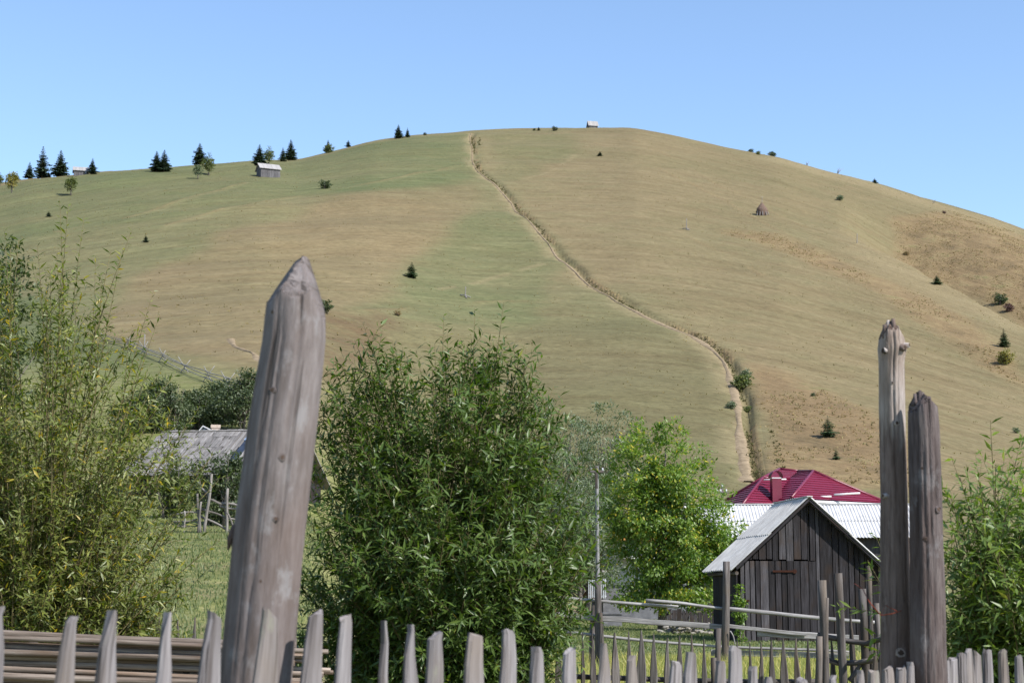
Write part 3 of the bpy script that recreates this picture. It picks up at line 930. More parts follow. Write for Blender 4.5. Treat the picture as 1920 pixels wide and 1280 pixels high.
# low bushes and leafy trees on the hill
BUSH = clump_tree('bush', 1.0, [(0, 0, .45, .5, .5, .42, 1)], 60, 16, .16, .13, .07, 'x', .03, 10, clear=.02, stems=3, spread=.06)
ROUND = clump_tree('roundtree', 1.0, [(0, 0, .62, .30, .30, .33, 1)], 70, 22, .10, .06, .036, 'x', .028, 14, clear=.45)
OVAL = clump_tree('ovaltree', 1.0, [(0, 0, .58, .27, .27, .40, 1), (.08, 0, .5, .3, .3, .25, .5)], 90, 22, .085, .05, .03, 'x', .028, 14, clear=.3)
for a in (BUSH, ROUND, OVAL):
    a[1].materials.append(M['bark'])
BG = 'leafy trees and bushes on the hill'
LEAFY = [
    (133, 366, 35, ROUND, 'tree_leaf', 'leafy_tree', 'round leafy tree with clear trunk on the left slope', 'tree'),
    (391, 328, 42, OVAL, 'tree_leaf', 'leafy_tree', 'tall oval leafy tree below the lone ridge spruce', 'tree'),
    (371, 334, 28, ROUND, 'grey_leaf', 'leafy_tree', 'small grey-green tree left of the tall oval leafy tree', 'tree'),
    (22, 363, 42, ROUND, 'autumn_leaf', 'autumn_tree', 'yellowing autumn tree at the left edge of the slope', 'tree'),
    (0, 345, 26, OVAL, 'tree_leaf', 'leafy_tree', 'dark leafy tree at the left picture edge on the ridge', 'tree'),
    (504, 308, 34, OVAL, 'tree_leaf', 'leafy_tree', 'leafy tree between the spruces behind the hay barn', 'tree'),
    (617, 285, 17, BUSH, 'tree_leaf', 'round_bush', 'leafy bush around the spruce on the ridge', 'bush'),
    (609, 355, 18, BUSH, 'shrub_leaf', 'round_bush', 'dark rounded bush on the slope right of the hay barn', 'bush'),
    (604, 593, 30, BUSH, 'shrub_leaf', 'round_bush', 'dark bush beside the big post on the middle slope', 'bush'),
    (797, 253, 6, BUSH, 'shrub_leaf', 'round_bush', 'tiny bush on the skyline left of the track', 'bush'),
    (1040, 245, 10, BUSH, 'shrub_leaf', 'round_bush', 'small dark bush on the summit left of the hut', 'bush'),
    (1002, 244, 5, BUSH, 'shrub_leaf', 'round_bush', 'tiniest bush on the summit right of the track', 'bush'),
    (1408, 284, 9, BUSH, 'shrub_leaf', 'round_bush', 'left of two dark bushes on the right skyline', 'bush'),
    (1447, 292, 12, BUSH, 'shrub_leaf', 'round_bush', 'right of two dark bushes on the right skyline', 'bush'),
    (1422, 291, 8, BUSH, 'tree_leaf', 'round_bush', 'pale green bush below the two skyline bushes', 'bush'),
    (1575, 376, 11, BUSH, 'grey_leaf', 'round_bush', 'greyish low bush on the upper right slope', 'bush'),
    (1875, 572, 24, BUSH, 'shrub_leaf', 'round_bush', 'dark green bush beside the reddish shrub at right', 'bush'),
    (1891, 585, 18, BUSH, 'red_leaf', 'round_bush', 'reddish shrub beside the dark green bush at right', 'bush'),
    (1887, 682, 30, BUSH, 'autumn_leaf', 'round_bush', 'yellowish bush at the foot of the slender right spruce', 'bush'),
    (1393, 733, 32, BUSH, 'tree_leaf', 'round_bush', 'green shrub overhanging the dirt track', 'bush'),
    (1400, 718, 20, BUSH, 'grey_leaf', 'round_bush', 'greyish shrub uphill of the shrub overhanging the track', 'bush'),
    (1371, 775, 16, BUSH, 'grey_leaf', 'round_bush', 'small grey shrub on the left verge of the dirt track', 'bush'),
    (1402, 772, 15, BUSH, 'tree_leaf', 'round_bush', 'small green shrub on the right verge of the dirt track', 'bush'),
    (1525, 752, 8, BUSH, 'shrub_leaf', 'round_bush', 'tiny green shrub in the dry bracken', 'bush'),
    (745, 594, 12, BUSH, 'bracken', 'round_bush', 'withered brown bush above the russet patch', 'bush'),
    (1700, 478, 9, BUSH, 'bracken', 'round_bush', 'withered bush on the far slope beyond the spur', 'bush'),
    (1770, 400, 7, BUSH, 'red_leaf', 'round_bush', 'tiny reddish bush high on the far right slope', 'bush'),
    (1905, 815, 12, BUSH, 'grey_leaf', 'round_bush', 'grey-green low bush above the right willow', 'bush'),
]
for px, py, hpx, ms, mt, nm, lab, cat in LEAFY:
    p = stand(px, py, .05)
    put(nm, ms, (M[mt], M['bark']), p, hpx / FPX * p.y * 1.05, lab, cat, BG, wide=random.uniform(.95, 1.2))

def dead_shrub(px, py, hpx, lean, label):
    p = stand(px, py); h = hpx / FPX * p.y
    root = thing('dead_shrub', label, 'dead shrub', p, 'leafless shrubs on the skyline')
    for k in range(6):
        w = WB(); tip = p + Vector((lean * h + random.uniform(-.5, .5) * h, random.uniform(-.3, .3) * h, h * random.uniform(.6, 1.05)))
        w.path([p, p.lerp(tip, .5) + Vector((random.uniform(-.1, .1) * h, 0, 0)), tip], [.09, .06, .03], 5)
        w.build('branch', M['dead'], root)
dead_shrub(1570, 324, 12, .6, 'bare grey leaning shrub on the right skyline')
dead_shrub(1750, 377, 8, .2, 'small bare shrub low on the right skyline')
dead_shrub(1513, 308, 8, 0., 'stub of a bare shrub on the right skyline')

# ------------------------------------------------------------------ willows
def willow(name, label, group, base, outline, spikes, nshoot, d0, rdepth, leafmat, leafL, ntwig, tintmax=.9, sparse=0.0, cen=None, yellow=.03, seed=1):
    r = np.random.default_rng(seed); rnd = random.Random(seed)
    poly = np.array(outline, float); lo = poly.min(0); hi = poly.max(0)
    c0 = cen or tuple((lo + hi) / 2)
    tips = []
    while len(tips) < nshoot:
        q = lo + (hi - lo) * r.random(2)
        if not in_poly(np.array([q[0]]), np.array([q[1]]), poly)[0]:
            continue
        rr = min(1.0, np.hypot((q[0] - c0[0]) / ((hi[0] - lo[0]) / 2), (q[1] - c0[1]) / ((hi[1] - lo[1]) / 2)))
        k = math.sqrt(max(0, 1 - rr * rr))
        dz = rdepth * k * (1 if r.random() < .3 else -1) * (.35 + .65 * r.random())
        tips.append((P(q[0], q[1], d0 + dz), False))
    for q in spikes:
        tips.append((P(q[0], q[1], d0 + r.normal() * rdepth * .3), True))
    root = thing(name, label, 'willow', base, group)
    stems = WB(); twigs = WB()
    lp, lt, ln, ll, lti = [], [], [], [], []
    up = Vector((0, 0, 1))
    def leaf(q, tan, side, sz, yb):
        t = tan * .55 + side * .75 + Vector((r.normal() * .22, r.normal() * .22, r.normal() * .2 - .10))
        n = tan * .45 + Vector((r.normal() * .5, r.normal() * .5, .55 + r.normal() * .4)) - side * .2
        lp.append(q); lt.append(t); ln.append(n); ll.append(sz)
        lti.append(.93 + .07 * r.random() if r.random() < yb else r.random() * tintmax)
    def leafy_run(pts, spacing, sz, yb, t0=0.0):
        ang = r.random() * 6.28
        for a, b in zip(pts, pts[1:]):
            v = b - a; L = v.length
            if L < 1e-5:
                continue
            tan = v / L
            ref = up if abs(tan.z) < .92 else Vector((1, 0, 0))
            s1 = tan.cross(ref).normalized(); s2 = s1.cross(tan)
            m = max(1, int(L / spacing + r.random()))
            for k in range(m):
                ang += 2.4
                side = s1 * math.cos(ang) + s2 * math.sin(ang)
                leaf(a + v * ((k + r.random()) / m), tan, side, sz * (.45 + .85 * r.random()), yb)
    for tip, spike in tips:
        b = Vector(base) + Vector((r.normal() * .16, r.normal() * .16, 0))
        H = tip.z - b.z
        hor = Vector((tip.x - b.x, tip.y - b.y, 0))
        c = b + Vector((0, 0, H * .62)) + hor * .38 + Vector((r.normal() * .08, r.normal() * .08, 0))
        if H < 1.4:
            c = b + Vector((0, 0, max(H, .9) * 1.15)) + hor * .45
        bez = lambda t: b * (1 - t) ** 2 + c * (2 * t * (1 - t)) + tip * t * t
        pts = [bez(i / 11) for i in range(12)]
        r0 = .005 + .007 * r.random()
        stems.path(pts, [r0 * (1 - .9 * i / 11) + .0008 for i in range(12)], 5)
        yb = yellow * (.3 + 1.6 * r.random())
        Ls = sum((pts[i + 1] - pts[i]).length for i in range(11))
        k0 = 7 if spike else 8
        leafy_run(pts[k0:], .024 if spike else .03, leafL, yb)
        leafy_run(pts[2:k0], .03 + sparse, leafL * .9, yb)
        for k in range(ntwig):
            t = .16 + .80 * (k + r.random()) / ntwig
            if spike and t > .85:
                continue
            q = bez(t); tan = (bez(min(1, t + .05)) - q).normalized()
            dirv = (tan * (.55 + .4 * r.random()) + Vector((r.normal() * .6, r.normal() * .6, r.normal() * .25 + .12))).normalized()
            TL = (.16 + .38 * r.random()) * (1.15 - .5 * t)
            droop = .25 * TL * r.random()
            tp = [q + dirv * (TL * j / 4) - Vector((0, 0, droop * (j / 4) ** 2)) for j in range(5)]
            twigs.path(tp, [.0022, .0019, .0015, .0011, .0006], 3)
            leafy_run(tp, .017 + sparse, leafL, yb)
    o = Vector(base)
    n = len(lp)
    p = np.array([tuple(q - o) for q in lp]); L = np.array(ll)
    me = leaf_mesh('willow_foliage', p, np.array([tuple(q) for q in lt]), np.array([tuple(q) for q in ln]), L, L * (.17 + .09 * r.random(n)), np.array(lti), True)
    f = link('foliage', me, M[leafmat], root); f['kind'] = 'stuff'
    s = stems.build('stem', M['twig_brown'], root)
    tw = twigs.build('twig', M['twig_brown'], root); tw['kind'] = 'stuff'
    print(name, 'leaves', n)
    return root

WG = 'willow bushes behind the fence'
cw = P(845, 1200, 13.0); cw.z = gz(cw.x, cw.y)
willow('willow_bush', 'dense dark green willow bush in the middle behind the picket fence', WG, cw,
       [(545, 1000), (555, 800), (585, 675), (660, 630), (760, 640), (830, 612), (910, 605), (985, 640), (1035, 710), (1085, 790), (1110, 900), (1125, 1000), (1118, 1090), (1085, 1180), (1040, 1300), (545, 1300)],
       [(680, 605), (738, 645), (832, 590), (806, 640), (890, 578), (945, 566), (1018, 662), (640, 660), (612, 700), (975, 690), (620, 745), (780, 655), (905, 660), (858, 640), (1075, 860), (725, 690), (1000, 720), (1085, 930), (1105, 1060), (1090, 1120), (600, 700), (585, 740), (660, 640), (700, 650), (1040, 760), (1065, 790), (960, 650), (1000, 680), (570, 790), (1050, 740)],
       330, 13.0, 1.1, 'willow_leaf', .084, 21, cen=(840, 1000), yellow=.012, seed=3)
lw = P(60, 1190, 13.2); lw.z = gz(lw.x, lw.y)
willow('willow_bush', 'tall airy yellowing willow bush at the left edge', WG, lw,
       [(-170, 470), (-60, 430), (10, 450), (70, 500), (120, 450), (170, 540), (215, 540), (260, 600), (290, 690), (340, 780), (390, 850), (370, 940), (330, 1000), (370, 1050), (340, 1110), (290, 1150), (300, 1230), (-170, 1230)],
       [(128, 385), (112, 375), (158, 405), (247, 432), (208, 470), (70, 460), (288, 545), (300, 590), (35, 450), (230, 470), (190, 520), (8, 430), (415, 1010), (395, 1060), (400, 850), (180, 480), (330, 700), (375, 760), (320, 660), (410, 900), (-20, 420)],
       250, 13.4, 1.2, 'willow_leaf_yellow', .070, 20, cen=(60, 900), sparse=.006, yellow=.05, seed=5)
rw = P(1900, 1230, 9.6); rw.z = gz(rw.x, rw.y)
willow('willow_bush', 'fresh green willow bush behind the two posts at right', WG, rw,
       [(1772, 1000), (1785, 900), (1840, 860), (1900, 860), (1960, 840), (2080, 870), (2140, 1000), (2140, 1300), (1790, 1300), (1775, 1150)],
       [(1857, 788), (1918, 812), (1783, 855), (1812, 870), (1885, 850), (1800, 895), (1627, 1050), (1640, 1000), (1960, 800), (1655, 1075), (1780, 960)],
       125, 9.6, .75, 'willow_leaf_fresh', .076, 22, cen=(1930, 1050), yellow=.01, seed=8)

# ------------------------------------------------------------------ middle distance trees
def big_tree(name, label, px, d, H, ells, nclump, per, rc, L, W, mat, tr, limbs, **kw):
    u = (px - 960) / FPX
    p = Vector((u * d, d, gz(u * d, d) - .05))
    crown, trunk = clump_tree(name, H, ells, nclump, per, rc, L, W, mat, tr, limbs, **kw)
    root = thing(name, label, 'tree' if 'bush' not in name and 'shrub' not in name else 'bush', p, 'trees among the houses')
    c = link('crown', crown, M[mat], root); c['kind'] = 'stuff'
    link('trunk', trunk, M['bark'], root)
    return root

big_tree('ash_tree', 'bright green ash tree in front of the white house', 1236, 55, 7.1,
         [(-.05, 0, 4.6, 1.8, 1.7, 2.3, 3), (1.0, 0, 3.1, 1.75, 1.6, 1.7, 2.2), (-.8, 0, 3.4, 1.25, 1.3, 1.4, 1.1), (1.75, 0, 2.3, 1.0, 1.0, 1.0, .8), (.2, 0, 2.0, 2.0, 1.6, .9, .9), (-.5, -.2, 1.15, 1.3, 1.2, .55, .55), (1.0, -.2, 1.2, 1.2, 1.2, .6, .55)],
         560, 80, .36, .13, .058, 'ash_leaf', .12, 34, yellow=.10, clear=.10, shell=.6)
GW = [(1052, 70, 8.7, 2.1, 'grey-green willow tree left of the silvery one, behind the middle willow'),
      (1140, 74, 9.0, 2.2, 'silvery willow tree behind the concrete utility pole'),
      (1085, 66, 5.6, 2.0, 'low grey willow filling the gap beneath the silvery willow')]
for px, d, H, rr, lab in GW:
    big_tree('grey_willow_tree', lab, px, d, H, [(0, 0, H * .58, rr, rr, H * .42, 1)], 200, 65, .42, .16, .05, 'grey_leaf', .1, 24, clear=.1, stems=2, spread=.3)
SHR = [(312, 91, 3.0, 1.7, 'dark shrub behind the left end of the barn roof'), (372, 93, 2.1, 1.5, 'low dark shrub behind the brick chimney'),
       (448, 92, 3.3, 1.7, 'tall dark shrub between the barn roof and the big post'), (255, 90, 2.3, 1.6, 'dark shrub half hidden behind the yellowing willow'), (410, 95, 2.5, 1.2, 'narrow dark shrub between the chimney and the tallest dark shrub')]
for px, d, H, rr, lab in SHR:
    big_tree('dark_shrub', lab, px, d, H, [(0, 0, H * .42, rr, rr, H * .42, 1), (random.uniform(-.6, .6), 0, H * .7, rr * .5, rr * .5, H * .32, .5)], 120, 60, .40, .15, .07, 'shrub_leaf', .06, 12, clear=.0, stems=4, spread=.4)
big_tree('green_shrub', 'green shrub under the eave of the shingled barn', 415, 49, 2.3, [(0, 0, 1.1, .85, .7, 1.2, 1)], 110, 60, .24, .10, .05, 'shrub_leaf', .04, 12, clear=.0, stems=4, spread=.3)
big_tree('green_shrub', 'green shrub left of the pole gate by the barn', 330, 52, 1.9, [(0, 0, .9, .8, .7, 1.0, 1)], 90, 55, .24, .10, .05, 'tree_leaf', .04, 10, clear=.0, stems=4, spread=.3)
big_tree('garden_shrub', 'pale flowering shrub behind the red roof chimney', 1505, 121, 3.4, [(0, 0, 2.2, 1.9, 1.4, 1.3, 1)], 80, 50, .35, .16, .09, 'tree_leaf', .06, 12, clear=.1, stems=3, spread=.3)
big_tree('garden_shrub', 'green shrub behind the right slope of the red roof', 1566, 119, 4.0, [(0, 0, 2.4, 1.3, 1.2, 1.6, 1)], 80, 50, .35, .15, .08, 'ash_leaf', .06, 12, clear=.1, stems=3, spread=.3)
big_tree('orchard_tree', 'dark leafy tree at the left edge behind the yellowing willow', -75, 30, 6.8, [(0, 0, 4.6, 1.4, 1.3, 2.3, 1)], 190, 70, .30, .10, .045, 'shrub_leaf', .11, 26, clear=.2)
big_tree('climbing_shrub', 'leafy creeper beneath the left eave of the wooden shed', 1381, 44.6, 1.7, [(0, 0, .8, .13, .12, .85, 1)], 46, 20, .10, .08, .05, 'ash_leaf', .02, 8, clear=.0)

# ------------------------------------------------------------------ buildings
class Frame:
    """local building axes: x along the front, y away from the viewer, z up"""
    def __init__(self, o, deg):
        self.o = Vector(o); a = math.radians(deg)
        self.ex = Vector((math.cos(a), math.sin(a), 0)); self.ey = Vector((-math.sin(a), math.cos(a), 0))
        self.a = a
    def __call__(self, x, y, z):
        return self.o + self.ex * x + self.ey * y + Vector((0, 0, z))

def slab(fr, x0, x1, y0, y1, za, zb=None, zt0=None, zt1=None):
    """corners of a block between two x, two y, from za up to zt0 (at x0) and zt1 (at x1)"""
    zt1 = zt0 if zt1 is None else zt1
    return [fr(x0, y0, za), fr(x1, y0, za), fr(x1, y1, za), fr(x0, y1, za), fr(x0, y0, zt0), fr(x1, y0, zt1), fr(x1, y1, zt1), fr(x0, y1, zt0)]

def solid_box(fr, x0, x1, y0, y1, z0, z1):
    return WB().hexa(slab(fr, x0, x1, y0, y1, z0, None, z1))

def corr_sheet(a, run, drop, wave, amp, th, parent, mat, name='roof_sheet', n_out=None):
    """corrugated sheet from corner a, along run, down drop"""
    run = Vector(run); drop = Vector(drop); nrm = run.cross(drop).normalized()
    if nrm.z < 0:
        nrm = -nrm
    nw = max(4, int(run.length / wave * 6))
    V = []; F = []
    o = Vector(parent.location)
    ny = 3
    for j in range(ny + 1):
        for i in range(nw + 1):
            h = amp * math.sin(i / nw * run.length / wave * 2 * math.pi) + random.uniform(-.002, .002)
            V.append(a + run * (i / nw) + drop * (j / ny) + nrm * h - o)
    for j in range(ny):
        for i in range(nw):
            b = j * (nw + 1) + i
            F.append((b, b + 1, b + nw + 2, b + nw + 1))
    me = bpy.data.meshes.new(name)
    bm = bmesh.new()
    vs = [bm.verts.new(v) for v in V]
    for f in F:
        bm.faces.new([vs[i] for i in f])
    bmesh.ops.recalc_face_normals(bm, faces=bm.faces)
    bmesh.ops.solidify(bm, geom=bm.faces[:], thickness=th)
    bm.to_mesh(me); bm.free()
    return link(name, me, M[mat], parent)

# --- the dark wooden shed
def make_shed():
    p = P(1525, 1200, 45.0); p.z = gz(p.x, p.y) - .05
    fr = Frame(p, 8.0)
    root = thing('wooden_shed', 'dark weathered plank shed with grey corrugated roof behind the rail fence', 'shed', p)
    zx = lambda v: (v - 625) * .00484
    hw, peak, eave = 1.92, 3.80, 1.99
    k = (peak - eave) / 2.03
    line = lambda x: peak - .07 - abs(x) * k
    yw = .30
    seam = 2.16
    def bd(x0, x1, z0, z1a, z1b, parent, mat, nm='board'):
        g = random.uniform(.006, .020); dy = random.uniform(0, .022)
        lo = z0 + random.uniform(-.02, .03)
        w = WB().hexa(slab(fr, x0 + g, x1 - g, yw - dy, yw - dy + .03, lo, None, z1a, z1b))
        return w.build(nm, M[mat], parent)
    lower = [245, 270, 300, 328, 357, 403, 440, 475, 508, 543, 580, 630, 672]
    door = WB().hexa(slab(fr, zx(302), zx(628), yw + .05, yw + .08, .05, None, 2.1)).build('door', M['dark_in'], root)
    for a, b in zip(lower, lower[1:]):
        x0, x1 = zx(a), zx(b)
        top0, top1 = min(seam, line(x0)), min(seam, line(x1))
        mat = 'board_grey' if a in (245, 270, 357, 300) else 'board'
        bd(x0, x1, .02, top0 - .012, top1 - .012, door if 300 <= a < 630 else root, mat)
    upper = [280, 315, 350, 392, 428, 462, 505, 545, 590, 636, 672]
    for a, b in zip(upper, upper[1:]):
        x0, x1 = zx(a), zx(b)
        if x0 < 0 < x1:
            bd(x0, 0, seam + .01, line(x0), line(0), root, 'board'); bd(0, x1, seam + .01, line(0), line(x1), root, 'board')
        else:
            bd(x0, x1, seam + .01, max(line(x0), seam + .03), line(x1), root, random.choice(['board', 'board', 'board_grey']))
    right = [672, 692, 765, 800, 855, 885, 915, 945, 985, 1020]
    for a, b in zip(right, right[1:]):
        bd(zx(a), zx(b), .02, line(zx(a)), line(zx(b)), root, random.choice(['board', 'board', 'board_grey']))
    # dark inside lining, side and rear walls
    L = 2.75
    for x in (-1, 1):
        y = yw + .03
        while y < L:
            w = random.uniform(.16, .24); y1 = min(L, y + w)
            WB().hexa(slab(fr, x * hw - .016, x * hw + .016, y + .006, y1 - .004, .02, None, line(hw))).build('side_board', M['board'], root)
            y = y1
    WB().hexa(slab(fr, -hw, hw, L - .04, L, .02, None, line(hw))).build('rear_wall', M['dark_in'], root)
    WB().hexa(slab(fr, -hw, 0, L - .04, L, line(hw) + .004, None, line(hw) + .01, line(0))).hexa(slab(fr, 0, hw, L - .04, L, line(hw) + .004, None, line(0), line(hw) + .01)).build('rear_gable', M['dark_in'], root)
    WB().hexa(slab(fr, -hw + .05, hw - .05, yw + .12, yw + .14, .02, None, 1.9)).build('lining', M['dark_in'], root)
    # rafters and barge boards
    for s in (-1, 1):
        for y in (.06, 1.3, 2.6):
            a = fr(0, y, peak - .06); b = fr(s * 2.0, y, eave - .045)
            WB().board(a, b, Vector((0, 0, 1)), .07, th=.05).build('rafter', M['board'], root)
    for x in (-1.98, 1.98):
        WB().tube(fr(x, .1, eave - .16), fr(x, 3.0, eave - .16), .05, .045).build('eave_beam', M['old'], root)
    # corrugated roof: two rows of three sheets on either side
    for s in (-1, 1):
        down = (fr(s * 2.12, 0, eave - .06) - fr(0, 0, peak)) 
        for row in range(2):
            for c in range(3):
                run = fr.ey * 1.05
                st = fr(0, c * 1.0, peak) + down * (row * .5) + Vector((0, 0, (.028 if row == 0 else 0) + (.012 if c % 2 else 0)))
                if s < 0:
                    corr_sheet(st, run, down * (.54 if row == 0 else .515), .19, .034, .007, root, 'slate')
                else:
                    corr_sheet(st, run, down * (.54 if row == 0 else .515), .19, .034, .007, root, 'slate')
    WB().board(fr(0, -.02, peak + .03), fr(0, 3.08, peak + .03), fr.ex, .16, th=.025).build('ridge_cap', M['slate'], root)
    # ironwork
    WB().hexa(slab(fr, zx(425), zx(560), yw - .045, yw - .028, 1.855, None, 1.905)).build('hinge', M['rust'], root)
    WB().hexa(slab(fr, zx(540), zx(556), yw - .05, yw - .0285, 1.83, None, 1.93)).build('hinge', M['rust'], root)
    WB().hexa(slab(fr, zx(262), zx(292), yw - .05, yw - .028, 1.10, None, 1.14)).build('latch', M['rust'], root)
    WB().hexa(slab(fr, zx(540), zx(585), yw - .05, yw - .028, .27, None, .31)).build('hinge', M['rust'], root)
    return root
make_shed()

# --- long building under pale corrugated sheets
def make_long_building():
    d = 76.0
    xa, xb = (1285 - 960) / FPX * d, (1720 - 960) / FPX * d
    fr = Frame((xa, d, gz((xa + xb) / 2, d)), -2.0)
    L = xb - xa
    root = thing('long_outbuilding', 'low building with pale corrugated roof between the shed and the red roof', 'outbuilding', fr.o)
    zr = CAMZ + us(1500, 947)[1] * 78 - fr.o.z; ze = CAMZ + us(1400, 1006)[1] * 75 - fr.o.z
    n = 9
    for i in range(n):
        for row in range(2):
            a = fr(L * i / n, 2.0, zr) ; down = fr(0, -1.1, ze) - fr(0, 2.0, zr)
            corr_sheet(a + down * (row * .5) + Vector((0, 0, .03 if row == 0 else 0)) , fr.ex * (L / n + .05), down * .53, .15, .018, .008, root, 'white_sheet')
        corr_sheet(fr(L * i / n, 2.0, zr), fr.ex * (L / n + .05), fr(0, 5.1, ze) - fr(0, 2.0, zr), .19, .028, .008, root, 'white_sheet')
    WB().hexa(slab(fr, .2, L - .2, -.8, 4.8, -.3, None, ze - .05)).build('wall', M['board_grey'], root)
    WB().board(fr(0, 2.0, zr + .05), fr(L, 2.0, zr + .05), fr.ey, .22, th=.04).build('ridge_cap', M['white_sheet'], root)
    for x in (1.2, 3.4, 6.0):
        f = solid_box(fr, x, x + .9, -.84, -.79, .9, 1.9).build('window', M['brownwood'], root)
        solid_box(fr, x + .08, x + .82, -.86, -.845, .98, 1.82).build('pane', M['glass'], f)
make_long_building()

# --- the house with the crimson roof
def clip_z(poly, lo, hi):
    def half(pl, f):
        out = []
        for i in range(len(pl)):
            a, b = pl[i], pl[(i + 1) % len(pl)]
            fa, fb = f(a), f(b)
            if fa >= 0:
                out.append(a)
            if (fa >= 0) != (fb >= 0):
                out.append(a.lerp(b, fa / (fa - fb)))
        return out
    pl = half(poly, lambda v: v.z - lo)
    return half(pl, lambda v: hi - v.z) if len(pl) >= 3 else []

def make_red_house():
    q = lambda px, py, d: P(px, py, d)
    apex = q(1525, 884, 112); back = q(1497, 884, 117); right = q(1662, 943, 112.5); corner = q(1484, 934, 106.0)
    rback = q(1610, 935, 122); vt = q(1480, 897, 111.5); vb = q(1447, 946, 107.0)
    wtop = q(1430, 897, 109.5); wl = q(1360, 939, 111); wf = q(1392, 947, 105.0); up = q(1462, 880, 117.5); lback = q(1385, 933, 121)
    base = Vector(((1500 - 960) / FPX * 112, 112, gz((1500 - 960) / FPX * 112, 112)))
    root = thing('red_roofed_house', 'house with crimson hipped metal roof behind the wooden shed', 'house', base)
    facets = [[apex, corner, right], [apex, back, vt, vb, corner], [apex, right, rback, back], [wtop, wf, vb, vt], [wtop, wl, wf], [up, wtop, vt, back], [up, lback, wl, wtop], [up, back, rback, lback]]
    roof = None
    for fi, pl in enumerate(facets):
        n = Vector((0, 0, 0))
        for i in range(len(pl)):
            n += (pl[i] - pl[0]).cross(pl[(i + 1) % len(pl)] - pl[0])
        n.normalize()
        if n.z < 0:
            n = -n; pl = pl[::-1]
        V = []; F = []
        V += [tuple(v - base - n * .05) for v in pl]; F.append(tuple(range(len(pl))))
        z0 = min(v.z for v in pl); z1 = max(v.z for v in pl); step = .17
        z = z0 - .001
        while z < z1:
            c = clip_z(pl, z, z + step)
            if len(c) >= 3:
                b = len(V)
                V += [tuple(v - base + n * (.055 * (1 - (v.z - z) / step))) for v in c]
                F.append(tuple(range(b, b + len(c))))
                low = [i for i, v in enumerate(c) if abs(v.z - z) < 1e-4]
                if len(low) == 2:
                    i, j = low
                    V += [tuple(c[i] - base - n * .05), tuple(c[j] - base - n * .05)]
                    F.append((b + i, b + j, b + len(c) + 1, b + len(c)))
            z += step
        me = bpy.data.meshes.new('roof_slope'); me.from_pydata(V, [], F); me.update()
        link('roof_slope', me, M['red'], root)
    for a, b in ((apex, corner), (apex, right), (apex, back), (back, up), (up, wtop), (wtop, wf), (wtop, wl), (wtop, vt)):
        WB().tube(a + Vector((0, 0, .06)), b + Vector((0, 0, .06)), .09, .09, 6, 3, 0, 0).build('ridge_cap', M['red_trim'], root)
    for a, b in ((corner, right), (vb, corner), (wf, vb), (wl, wf)):
        WB().board(a + Vector((0, 0, -.12)), b + Vector((0, 0, -.12)), Vector((0, 0, 1)), .16, th=.1).build('gutter', M['white_trim'], root)
    for (a, b) in (((1536, 931), (1558, 930.5)), ((1564, 927), (1612, 924))):
        WB().tube(q(*a, 108.5), q(*b, 108.9), .07, .07, 6, 2, 0, 0).build('snow_guard', M['white_trim'], root)
    WB().tube(q(1432, 899, 108.6), q(1474, 898, 108.9), .05, .05, 6, 2, 0, 0).build('snow_guard', M['white_trim'], root)
    # chimney with arched hood
    c = q(1455, 925, 107.6); fr = Frame(c, 6)
    ch = solid_box(fr, -.3, .3, -.3, .3, -.6, 1.02).build('chimney', M['red_trim'], root)
    solid_box(fr, -.31, .31, -.31, .31, .94, 1.0).build('chimney_flashing', M['white_trim'], ch)
    V = []; F = []
    for i in range(9):
        a = math.pi * i / 8
        for y in (-.4, .4):
            V.append(tuple(fr(math.cos(a) * .38, y, 1.0 + math.sin(a) * .42) - base))
    for i in range(8):
        F.append((2 * i, 2 * i + 1, 2 * i + 3, 2 * i + 2))
    me = bpy.data.meshes.new('chimney_hood'); bm = bmesh.new()
    vs = [bm.verts.new(v) for v in V]
    for f in F:
        bm.faces.new([vs[i] for i in f])
    bmesh.ops.solidify(bm, geom=bm.faces[:], thickness=.05); bm.to_mesh(me); bm.free()
    link('chimney_hood', me, M['red_trim'], ch)
    # walls under the eaves
    foot = [wl, wf, vb, corner, right, rback, lback]
    cx = sum((v for v in foot), Vector()) / len(foot)
    V = []; F = []
    for v in foot:
        w = v.lerp(cx, .07)
        V.append((w.x - base.x, w.y - base.y, v.z - base.z - .15)); V.append((w.x - base.x, w.y - base.y, gz(w.x, w.y) - base.z - .5))
    m = len(foot)
    for i in range(m):
        j = (i + 1) % m
        F.append((2 * i, 2 * i + 1, 2 * j + 1, 2 * j))
    me = bpy.data.meshes.new('wall'); me.from_pydata(V, [], F); me.update()
    link('wall', me, M['plaster'], root)
make_red_house()

